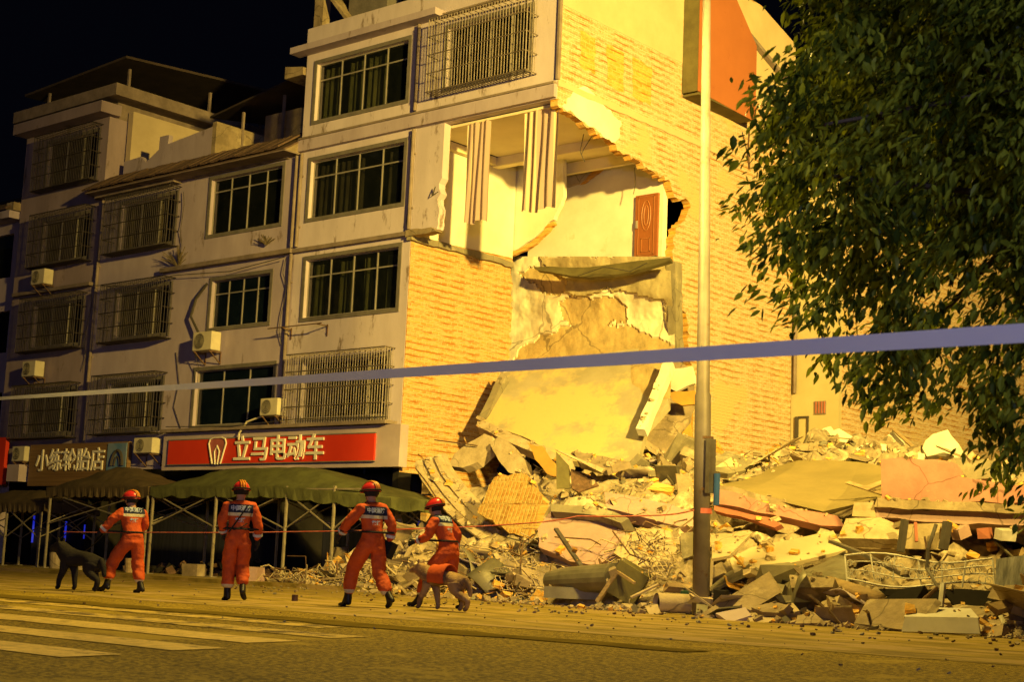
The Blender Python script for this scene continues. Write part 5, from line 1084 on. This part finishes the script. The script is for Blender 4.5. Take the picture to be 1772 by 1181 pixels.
# ================================================================ figures
def skin_obj(name, verts, edges, radii, m, parent=None, sub=2, root=0, smooth_branch=.3):
    me = bpy.data.meshes.new('sk'); me.from_pydata([tuple(v) for v in verts], edges, []); me.update()
    o = bpy.data.objects.new('sk', me); COL.objects.link(o)
    md = o.modifiers.new('s', 'SKIN'); md.use_smooth_shade = True; md.branch_smoothing = smooth_branch
    if not me.skin_vertices: 
        bm = bmesh.new(); bm.from_mesh(me); bm.verts.layers.skin.verify(); bm.to_mesh(me); bm.free()
    for i, sv in enumerate(me.skin_vertices[0].data):
        r_ = radii[i]; sv.radius = r_ if isinstance(r_, tuple) else (r_, r_); sv.use_root = (i == root)
    sb = o.modifiers.new('u', 'SUBSURF'); sb.levels = sub; sb.render_levels = sub
    dg = bpy.context.evaluated_depsgraph_get(); m2 = bpy.data.meshes.new_from_object(o.evaluated_get(dg))
    bpy.data.objects.remove(o); bpy.data.meshes.remove(me)
    m2.name = name; m2.materials.clear(); m2.materials.append(m)
    m2.polygons.foreach_set('use_smooth', [True]*len(m2.polygons))
    o = bpy.data.objects.new(name, m2); COL.objects.link(o)
    if parent: o.parent = parent
    return o
def cover_mat(name, leg):
    """orange coverall, navy yoke and pale reflective bands in the cloth itself (object space)"""
    m = mat(name, (.60, .10, .018), (.46, .065, .012), scale=7, bump=.8, bscale=11, rough=.75)
    N, L = nt(m); b = N['Principled BSDF']; base = b.inputs['Base Color'].links[0].from_socket
    tc = N.new('ShaderNodeTexCoord'); sp = N.new('ShaderNodeSeparateXYZ'); L.new(tc.outputs['Object'], sp.inputs[0])
    def band(sock, lo, hi):
        a = N.new('ShaderNodeMath'); a.operation = 'GREATER_THAN'; a.inputs[1].default_value = lo; L.new(sock, a.inputs[0])
        c = N.new('ShaderNodeMath'); c.operation = 'LESS_THAN'; c.inputs[1].default_value = hi; L.new(sock, c.inputs[0])
        d = N.new('ShaderNodeMath'); d.operation = 'MULTIPLY'; L.new(a.outputs[0], d.inputs[0]); L.new(c.outputs[0], d.inputs[1]); return d.outputs[0]
    def mul(a, c): d = N.new('ShaderNodeMath'); d.operation = 'MULTIPLY'; L.new(a, d.inputs[0]); L.new(c, d.inputs[1]); return d.outputs[0]
    def mix(f, a, col):
        x = N.new('ShaderNodeMix'); x.data_type = 'RGBA'; L.new(f, x.inputs[0]); L.new(a, x.inputs[6]); x.inputs[7].default_value = (*col, 1); return x.outputs[2]
    bx = band(sp.outputs[0], -.19, .19)
    out = mix(mul(band(sp.outputs[2], 1.335, 1.465), bx), base, (.012, .018, .05))
    out = mix(mul(band(sp.outputs[2], 1.285, 1.335), bx), out, (.62, .56, .36))
    out = mix(band(sp.outputs[2], leg[0], leg[1]), out, (.60, .52, .32))
    L.new(out, b.inputs['Base Color']); return m
M_skin = mat('skin', (.45, .25, .16), (.40, .21, .13), bump=0, rough=.6)
M_glove = mat('glove_black', (.02, .018, .016), bump=0); M_boot = mat('boot_black', (.018, .015, .013), bump=0, rough=.5)
M_helm = mat('helmet_red', (.62, .03, .03), (.55, .025, .02), bump=0, rough=.3, spec=.5); M_helmy = mat('helmet_yellow', (.75, .32, .04), bump=0, rough=.4)
M_refl = mat('reflective_tape', (.55, .58, .62), bump=0, rough=.4); M_ytext = mat('back_lettering', (.50, .58, .72), bump=0)
M_strap = mat('strap_black', (.015, .015, .015), bump=0)
def lerp(a, b, t): return Vector(a).lerp(Vector(b), t)
def person(lab, foot_px, heading_left, J, sc=1., strap=False, leg=(.19, .245), held=None, text=True, goggles=True):
    """J: joints in the person's own frame, x right, y forward, z up"""
    root = thing('person', lab, 'person')
    V = [J['pelvis'], J['waist'], J['chest'], J['upper'], J['neck']]; V = [Vector(v) for v in V]
    R = [(.18, .15), (.17, .14), (.20, .15), (.175, .13), .07]; E_ = [(0, 1), (1, 2), (2, 3), (3, 4)]
    Rb = [.12, .11, .13, .10, .055]
    for s in ('L', 'R'):
        sh, el, wr = [Vector(J[k+s]) for k in ('sh', 'el', 'wr')]; k = len(V)
        V += [sh, sh.lerp(el, .5), el, el.lerp(wr, .55), wr]; R += [.098, .088, .080, .072, .056]; Rb += [.055, .045, .04, .034, .028]
        E_ += [(3, k), (k, k+1), (k+1, k+2), (k+2, k+3), (k+3, k+4)]
        hp, kn, an = [Vector(J[q+s]) for q in ('hp', 'kn', 'an')]; k = len(V)
        V += [hp, hp.lerp(kn, .5), kn, kn.lerp(an, .5), an+(kn-an).normalized()*.06]; R += [.138, .128, .110, .106, .096]; Rb += [.09, .08, .055, .05, .035]
        E_ += [(0, k), (k, k+1), (k+1, k+2), (k+2, k+3), (k+3, k+4)]
    cm_ = cover_mat('coverall_orange_%d' % len([x for x in MATS if 'coverall' in x]), leg)
    cov = skin_obj('coverall', V, E_, R, cm_, root, 3)
    for v in cov.data.vertices:   # creases in the cloth
        q_ = Vector((v.co.x*7, v.co.y*7, v.co.z*10)); v.co += v.normal*(.016*noise.noise(q_)+.010*noise.noise(q_*2.3+Vector((foot_px[0], 0, 0))))*(.4 if v.co.z > 1.15 and abs(v.co.x) < .16 else 1)
    cov.data.update()
    # the body under it: trunk, limbs, neck, head with face
    hd = Vector(J['head']); f = Vector(J.get('look', (0, 1, 0))).normalized(); rt = f.cross(Vector((0, 0, 1))).normalized(); upv = Vector((0, 0, 1))
    Vb = list(V); Eb = list(E_); Rr = list(Rb)
    def addv(p, r_, to): Vb.append(Vector(p)); Rr.append(r_); Eb.append((to, len(Vb)-1)); return len(Vb)-1
    c0 = addv(hd-upv*.02+f*.0, (.085, .085), 4); addv(hd+upv*.07-f*.01, .088, c0); j = addv(hd-upv*.06+f*.045, .055, c0)
    addv(hd+f*.115-upv*.015, .014, c0); addv(hd+f*.09-upv*.055, .02, j); addv(hd+rt*.09, .014, c0); addv(hd-rt*.09, .014, c0)
    body = skin_obj('body', Vb, Eb, Rr, M_skin, root, 1)
    b = MB()
    for s in (-1, 1): p = hd+f*.098+rt*s*.032+upv*.012; b.obox(p, Matrix.Identity(3), (.018, .018, .01))
    b.build('eyes', M_glove, body)
    # gloves with five fingers
    for s, sg in (('L', -1), ('R', 1)):
        el, wr = Vector(J['el'+s]), Vector(J['wr'+s]); d = (wr-el).normalized(); side_ = Vector((0, 1, 0)) if abs(d.y) < .7 else Vector((0, 0, 1)); side_ = (side_-d*side_.dot(d)).normalized(); cu = d.cross(side_)*(-sg)
        Vh = [wr-d*.03, wr+d*.05, wr+d*.085]; Rh = [.040, .044, .038]; Eh = [(0, 1), (1, 2)]
        for q, (o_, l) in enumerate(((-.03, .07), (-.01, .082), (.012, .078), (.032, .06))):
            p = wr+d*.095+side_*o_; k = len(Vh); Vh += [p, p+d*l*.5+cu*.012, p+d*l*.8+cu*.045]; Rh += [.013, .012, .010]; Eh += [(2, k), (k, k+1), (k+1, k+2)]
        p = wr+d*.04+side_*.045; k = len(Vh); Vh += [p, p+d*.035+side_*.02, p+d*.065+side_*.015+cu*.02]; Rh += [.015, .013, .011]; Eh += [(1, k), (k, k+1), (k+1, k+2)]
        skin_obj('glove', Vh, Eh, Rh, M_glove, root, 1)
        b = MB(); a = el.lerp(wr, .62); b.tube([a-d*.022, a+d*.022], .076, 14, cap=False); b.build('sleeve_band', M_refl, root, smooth=True)
        an, toe = Vector(J['an'+s]), Vector(J.get('toe'+s, (0, 1, 0))).normalized()
        kn = Vector(J['kn'+s]); sh_ = (kn-an).normalized()
        down = (sh_*-.09)
        bt = skin_obj('boot', [an+sh_*.16, an+sh_*.02, an+down-toe*.05, an+down+toe*.08-sh_*.0, an+down+toe*.19-sh_*.0], [(0, 1), (1, 2), (1, 3), (3, 4)], [.062, .056, .04, .048, .036], M_boot, root, 1)
    # helmet
    def sph(a, e, rx, ry, rz): return hd+upv*.035+rt*(rx*math.cos(e)*math.cos(a))+f*(ry*math.cos(e)*math.sin(a))+upv*(rz*math.sin(e))
    b = MB(); na, ne = 28, 9; vs = []
    for j_ in range(ne+1):
        e = -.12+(math.pi/2+.12)*j_/ne
        for i in range(na):
            a = 2*math.pi*i/na; k_ = 1+.05*max(0, 1-abs(math.cos(a))*5)
            vs.append(sph(a, e, .128*(1.13 if j_ == 0 else 1), .155*(1.16 if j_ == 0 else 1), .135*k_))
    b.add(vs, [(j_*na+i, j_*na+(i+1) % na, (j_+1)*na+(i+1) % na, (j_+1)*na+i) for j_ in range(ne) for i in range(na)])
    helm = b.build('helmet', M_helm, root, smooth=True)
    b = MB()
    for o_ in (-.035, 0, .035): b.tube([sph(math.pi/2, e, .1, .162, .142)+rt*o_ for e in np.linspace(.25, math.pi-.1, 14)], .009 if o_ else .014, 5)
    b.build('helmet_crest', M_helmy, helm)
    b = MB(); b.tube([sph(a, .04, .136, .166, .13) for a in np.linspace(0, 2*math.pi, 25)], .014, 6); b.build('goggle_strap', M_strap, helm)
    b = MB(); vs = []
    for i in range(9):
        a = math.pi+math.pi*i/8; vs += [sph(a, -.1, .125, .15, .13), sph(a, -.1, .105, .11, .13)-upv*.075]
    b.add(vs, [(2*i, 2*i+2, 2*i+3, 2*i+1) for i in range(8)]); b.build('neck_flap', M_strap, helm)
    # belt, strap, lettering laid onto the cloth
    bv = BVHTree.FromPolygons([v.co for v in cov.data.vertices], [tuple(p.vertices) for p in cov.data.polygons])
    w = Vector(J['waist'])
    def lay(x, z, off=.006):
        hit = bv.ray_cast(Vector((x, -1.2, z)), Vector((0, 1, 0)))
        return Vector((x, hit[0].y-off, z)) if hit[0] is not None else Vector((x, w.y-.15, z))
    cw = Vector(J['chest'])
    pts = []
    for i in range(25):
        a = 2*math.pi*i/24; dr_ = Vector((math.cos(a), math.sin(a), 0)); h = bv.ray_cast(w+Vector((0, 0, -.01))+dr_*.8, -dr_)
        pts.append(h[0]+dr_*.004 if h[0] is not None else w+dr_*.15)
    b = MB(); b.tube(pts, .018, 6); b.build('belt', M_strap, root)
    cx = cw.x
    if text:
        stamp_text('中国消防', .085, 'back_lettering', M_ytext, root, lambda u, v, q: lay(cx+u*.92, 1.40+v, .005), ext=0, bold=.003)
        stamp_text('救援', .07, 'back_lettering', M_ytext, root, lambda u, v, q: lay(cx+u*1.1, 1.22+v, .005), ext=0, bold=.002)
    if strap:
        b = MB(); b.tube([lay(cx+.10-.26*t, 1.45-.42*t, .012) for t in np.linspace(0, 1, 12)], .012, 5); b.tube([lay(cx-.16+.3*t, 1.06+.02*t+.12*t*t, .012) for t in np.linspace(.2, .9, 9)], .008, 5); b.build('shoulder_strap', M_strap, root)
    if held: held(root, J)
    g = gnd(*foot_px); dr_ = ray(*foot_px); away = math.atan2(dr_.y, dr_.x)
    root.rotation_euler = (0, 0, away+rad(heading_left)-math.pi/2); root.scale = (sc, sc, sc); root.location = (g.x, g.y, 0)
    return root
P2 = dict(pelvis=(0, 0, .97), waist=(0, .0, 1.10), chest=(0, .01, 1.28), upper=(0, 0, 1.42), neck=(0, .01, 1.53), head=(0, .04, 1.66), look=(-.1, 1, -.1),
          shL=(-.20, 0, 1.44), elL=(-.27, -.03, 1.18), wrL=(-.22, .12, 1.0), shR=(.20, 0, 1.44), elR=(.285, -.04, 1.17), wrR=(.30, .05, .92),
          hpL=(-.10, 0, .90), knL=(-.115, .04, .50), anL=(-.11, -.02, .10), hpR=(.10, 0, .90), knR=(.105, .10, .52), anR=(.10, -.16, .17), toeL=(-.25, 1, 0), toeR=(.35, 1, -.4))
person('rescuer in orange walking away with a black strap across the back', (405, 1040), 6, P2, 1.0, strap=True)
def radio(root, J):
    wv = Vector(J['wrR']); b = MB(); b.obox(wv+Vector((.0, .04, -.1)), Euler((.3, .2, .4)).to_matrix(), (.13, .2, .26), 0, .1); b.build('tool_bag', M_strap, root)
P3 = dict(pelvis=(0, 0, .96), waist=(0, .02, 1.10), chest=(0, .05, 1.28), upper=(0, .06, 1.42), neck=(0, .08, 1.53), head=(0, .12, 1.66), look=(-.2, 1, -.1),
          shL=(-.20, .05, 1.43), elL=(-.33, .17, 1.20), wrL=(-.34, .36, 1.03), shR=(.20, .05, 1.44), elR=(.28, -.10, 1.20), wrR=(.27, -.04, .95),
          hpL=(-.10, 0, .90), knL=(-.13, .30, .53), anL=(-.14, .36, .10), hpR=(.10, 0, .90), knR=(.11, -.05, .50), anR=(.12, -.36, .15), toeL=(-.1, 1, 0), toeR=(.15, 1, -.35))
person('rescuer in orange striding left with one arm swung out and a dark bag', (638, 1052), 33, P3, 1.02, held=radio)
P1 = dict(pelvis=(0, 0, .90), waist=(0, .02, 1.03), chest=(-.01, .08, 1.20), upper=(-.01, .10, 1.35), neck=(0, .14, 1.45), head=(-.01, .19, 1.57), look=(-.6, 1, -.1),
          shL=(-.20, .10, 1.35), elL=(-.36, .16, 1.17), wrL=(-.48, .26, 1.0), shR=(.19, .08, 1.36), elR=(.27, .12, 1.12), wrR=(.14, .34, 1.04),
          hpL=(-.11, 0, .84), knL=(-.24, .22, .50), anL=(-.34, .12, .12), hpR=(.11, 0, .84), knR=(.13, .02, .48), anR=(.15, -.16, .10), toeL=(-.5, 1, 0), toeR=(-.4, 1, 0))
person('shorter rescuer in orange at the far left, leaning toward the black dog beside him', (222, 1026), 22, P1, .98, leg=(.17, .22), text=True)
P4 = dict(pelvis=(0, -.05, .93), waist=(0, .02, 1.06), chest=(0, .11, 1.22), upper=(0, .16, 1.35), neck=(0, .22, 1.45), head=(-.0, .28, 1.56), look=(-.1, 1, -.25),
          shL=(-.19, .16, 1.35), elL=(-.27, .22, 1.10), wrL=(-.26, .46, 1.02), shR=(.19, .14, 1.36), elR=(.33, .02, 1.16), wrR=(.27, .05, .92),
          hpL=(-.10, -.03, .87), knL=(-.12, .26, .54), anL=(-.12, .42, .10), hpR=(.10, -.04, .87), knR=(.10, .0, .48), anR=(.11, -.26, .12), toeL=(0, 1, .1), toeR=(0, 1, -.2))
person('rescuer in orange leaning forward beside the tan dog before the rubble', (770, 1053), 58, P4, 1.0, leg=(.17, .22))

def dog(lab, foot_px, heading_left, m, m2, sc, pose, vest=None):
    root = thing('dog', lab, 'dog')
    P = pose; V = [Vector((0, -.33, .50)), Vector((0, -.12, .50)), Vector((0, .10, .485)), Vector((0, .27, .50)), Vector((0, .40, P['neck'])), Vector((0, .50, P['head'])), Vector((0, .60, P['head']-.015)), Vector((0, .70, P['head']-.045)),
             Vector((0, -.43, .48)), Vector((0, -.50, .36)), Vector((0, -.53, .22))]
    R = [.135, .125, .145, (.145, .165), .115, .10, .062, .04, .055, .045, .03]
    E_ = [(0, 1), (1, 2), (2, 3), (3, 4), (4, 5), (5, 6), (6, 7), (0, 8), (8, 9), (9, 10)]
    for s in (-1, 1): k = len(V); V += [Vector((.05*s, .48, P['head']+.07)), Vector((.065*s, .47, P['head']+.14))]; R += [.028, .010]; E_ += [(5, k), (k, k+1)]
    for i, s in enumerate((-1, 1)):
        a = P['front'][i]; k = len(V); V += [Vector((.09*s, .26, .42)), Vector((.09*s, .24+a*.3, .30)), Vector((.085*s, .26+a, .15)), Vector((.085*s, .25+a*1.1, .045)), Vector((.085*s, .30+a*1.1, .03))]
        R += [.09, .06, .042, .034, .038]; E_ += [(3, k), (k, k+1), (k+1, k+2), (k+2, k+3), (k+3, k+4)]
        a = P['hind'][i]; k = len(V); V += [Vector((.085*s, -.32, .42)), Vector((.09*s, -.24+a*.5, .29)), Vector((.085*s, -.42+a, .17)), Vector((.085*s, -.38+a, .045)), Vector((.085*s, -.33+a, .03))]
        R += [.11, .08, .044, .036, .04]; E_ += [(0, k), (k, k+1), (k+1, k+2), (k+2, k+3), (k+3, k+4)]
    bd = skin_obj('body', V, E_, R, m, root, 2)
    b = MB()
    for s in (-1, 1): b.obox((.05*s, .57, P['head']+.03), Matrix.Identity(3), (.012, .018, .016))
    b.build('eyes', M_glove, bd)
    if vest:
        b = MB(); n = 20; vs = []
        for j_, y in enumerate(np.linspace(-.12, .20, 7)):
            for i in range(n+1):
                a = -.5+(math.pi+1.0)*i/n; rr_ = .172+.012*math.sin(j_)
                vs.append((rr_*math.cos(a), y, .50+(rr_+.01)*math.sin(a)))
        b.add(vs, [(j_*(n+1)+i, j_*(n+1)+i+1, (j_+1)*(n+1)+i+1, (j_+1)*(n+1)+i) for j_ in range(6) for i in range(n)])
        o = b.build('vest', vest, root, smooth=True); md = o.modifiers.new('s', 'SOLIDIFY'); md.thickness = .012
    b = MB(); b.tube([(.1*math.cos(a), .385+.02*math.sin(a), P['neck']-.0+.1*math.sin(a)) for a in np.linspace(0, 2*math.pi, 17)], .012, 5); b.build('collar', M_strap, root)
    g = gnd(*foot_px); dr_ = ray(*foot_px); away = math.atan2(dr_.y, dr_.x)
    root.rotation_euler = (0, 0, away+rad(heading_left)-math.pi/2); root.scale = (sc,)*3; root.location = (g.x, g.y, 0)
M_dogb = mat('fur_black', (.012, .010, .009), (.02, .016, .013), scale=9, bump=.6, bscale=60)
M_dogt = mat('fur_tan', (.40, .26, .11), (.20, .12, .055), scale=3.5, bump=.6, bscale=60, lo=.4, hi=.55)
dog('large black dog walking left beside the leftmost rescuer', (136, 1024), 42, M_dogb, None, 1.08, dict(neck=.60, head=.66, front=(.10, -.06), hind=(-.08, .12)))
dog('tan shepherd dog in an orange vest walking left beside the rightmost rescuer', (766, 1058), 50, M_dogt, None, .98, dict(neck=.58, head=.62, front=(.14, -.08), hind=(-.14, .10)), vest=mat('dog_vest_orange', (.60, .10, .02), (.5, .08, .015), scale=5, bump=.3))
def leash(lab, a, c, s):
    b = MB(); b.tube([Vector(a).lerp(Vector(c), t)-Vector((0, 0, s*4*t*(1-t))) for t in np.linspace(0, 1, 9)], .009, 5); tag(b.build('leash', M_strap, loc=a), lab, 'leash')
leash('dark leash from the leftmost rescuer to the black dog', front(180, 925, 15.75), front(112, 968, 16.2), .1)

# ================================================================ tree
M_leaf = bpy.data.materials.new('leaf'); M_leaf.use_nodes = True; N, L = nt(M_leaf); pb = N['Principled BSDF']; pb.inputs['Roughness'].default_value = .42; pb.inputs['Specular IOR Level'].default_value = .12
oi = N.new('ShaderNodeNewGeometry'); nn = N.new('ShaderNodeTexNoise'); nn.inputs['Scale'].default_value = 2.3; L.new(oi.outputs['Position'], nn.inputs[0])
rp = N.new('ShaderNodeValToRGB'); rp.color_ramp.elements[0].position = .3; rp.color_ramp.elements[1].position = .7; rp.color_ramp.elements[0].color = (.04, .065, .008, 1); rp.color_ramp.elements[1].color = (.30, .355, .03, 1)
ad = N.new('ShaderNodeMath'); ad.operation = 'ADD'; L.new(nn.outputs[0], ad.inputs[0]); rm = N.new('ShaderNodeMath'); rm.operation = 'MULTIPLY_ADD'; rm.inputs[1].default_value = .5; rm.inputs[2].default_value = -.25; L.new(oi.outputs['Random Per Island'], rm.inputs[0]); L.new(rm.outputs[0], ad.inputs[1])
L.new(ad.outputs[0], rp.inputs[0]); L.new(rp.outputs[0], pb.inputs['Base Color'])
tl = N.new('ShaderNodeBsdfTranslucent'); L.new(rp.outputs[0], tl.inputs[0]); ms = N.new('ShaderNodeMixShader'); ms.inputs[0].default_value = .45
L.new(pb.outputs[0], ms.inputs[1]); L.new(tl.outputs[0], ms.inputs[2]); L.new(ms.outputs[0], N['Material Output'].inputs[0])
M_bark = mat('bark', (.10, .075, .05), (.05, .038, .025), scale=6, bump=.8)
TB = Vector((-2.7, 10.6, 0)); tree = thing('tree', 'dense broadleaf street tree hanging into the right side of the view', 'tree', TB)
r = random.Random(23)
bpts = [(-350, 1330), (-100, 1335), (0, 1378), (50, 1415), (100, 1372), (150, 1335), (200, 1315), (250, 1335), (300, 1318), (350, 1296), (400, 1325), (450, 1345), (500, 1392), (560, 1392), (600, 1415), (650, 1455), (700, 1515), (740, 1600), (790, 1690), (840, 1765), (880, 1800), (930, 1900)]
sprays = []
n = 0
while n < 1750:
    py = r.uniform(-260, 900); px = r.uniform(1290, 2080)
    lb = np.interp(py, [p[0] for p in bpts], [p[1] for p in bpts])+r.gauss(18, 18)
    if px < lb: continue
    if py > 440 and px < 1720 and r.random() < .42: continue
    if py > 640 and r.random() < .5: continue
    g_ = noise.noise(Vector((px/95., py/80., 3)))
    if g_ < -.18 and py > 200 and r.random() < .75: continue
    d = r.uniform(9.4, 13.0)-(.6 if px > 1700 else 0); sprays.append(EYE+ray(px, py)*d*.97); n += 1
for _ in range(900):   # the rest of the crown, outside the picture
    a = r.uniform(0, 6.3); rr_ = 3.4*math.sqrt(r.random()); z = r.uniform(2.2, 8.5); k = math.sqrt(max(0, 1-((z-5)/4)**2)); p = Vector((TB.x+1.0+rr_*k*math.cos(a), TB.y+.4+rr_*k*math.sin(a), z))
    X, Y = proj(p)
    if X < 1800: continue
    sprays.append(p)
vs = []; fs = []
cc = Vector((TB.x, TB.y, 5))
for p in sprays:
    out = (p-cc); out.z *= .3; out = out.normalized() if out.length > .1 else Vector((1, 0, 0))
    ax = (out+Vector((r.gauss(0, .5), r.gauss(0, .5), r.uniform(-.9, .1)))).normalized(); Ls = r.uniform(.28, .5)
    for k in range(r.randint(24, 36)):
        t = r.random(); base = p+ax*Ls*(t-.3)+Vector((r.gauss(0, .05), r.gauss(0, .05), r.gauss(0, .05)))
        d = (ax*.7+Vector((r.gauss(0, .5), r.gauss(0, .5), r.gauss(-.45, .35)))).normalized(); l = r.uniform(.05, .115); w = l*r.uniform(.19, .27)
        sd = d.cross(Vector((r.gauss(0, .4), r.gauss(0, .4), 1))).normalized(); up_ = sd.cross(d)
        k0 = len(vs); dn = -up_*l
        vs += [base, base+d*l*.28+sd*w*.85, base+d*l*.62+sd*w*.8+dn*.04, base+d*l+dn*.16, base+d*l*.62-sd*w*.8+dn*.04, base+d*l*.28-sd*w*.85, base+d*l*.30-up_*w*.4, base+d*l*.62-up_*w*.35+dn*.04]
        fs += [(k0, k0+1, k0+6), (k0+1, k0+2, k0+7, k0+6), (k0+2, k0+3, k0+7), (k0+3, k0+4, k0+7), (k0+4, k0+5, k0+6, k0+7), (k0+5, k0, k0+6)]
b = MB(); b.add(vs, fs); b.build('crown', M_leaf, tree)
b = MB(); b.tube([TB, TB+Vector((.1, 0, 1.4)), TB+Vector((0, .1, 3)), TB+Vector((.1, .2, 5.5)), TB+Vector((.2, .2, 7.5))], [.19, .16, .14, .09, .04], 12); b.build('trunk', M_bark, tree)
b = MB()
for i in range(34):
    p = sprays[r.randrange(1750)]; z = r.uniform(1.9, 5.5); s0 = TB+Vector((0, .1, z)); m1 = s0.lerp(p, .5)+Vector((0, 0, .35)); b.tube([s0, m1, p], [.05, .03, .012], 5)
b.build('branches', M_bark, tree)
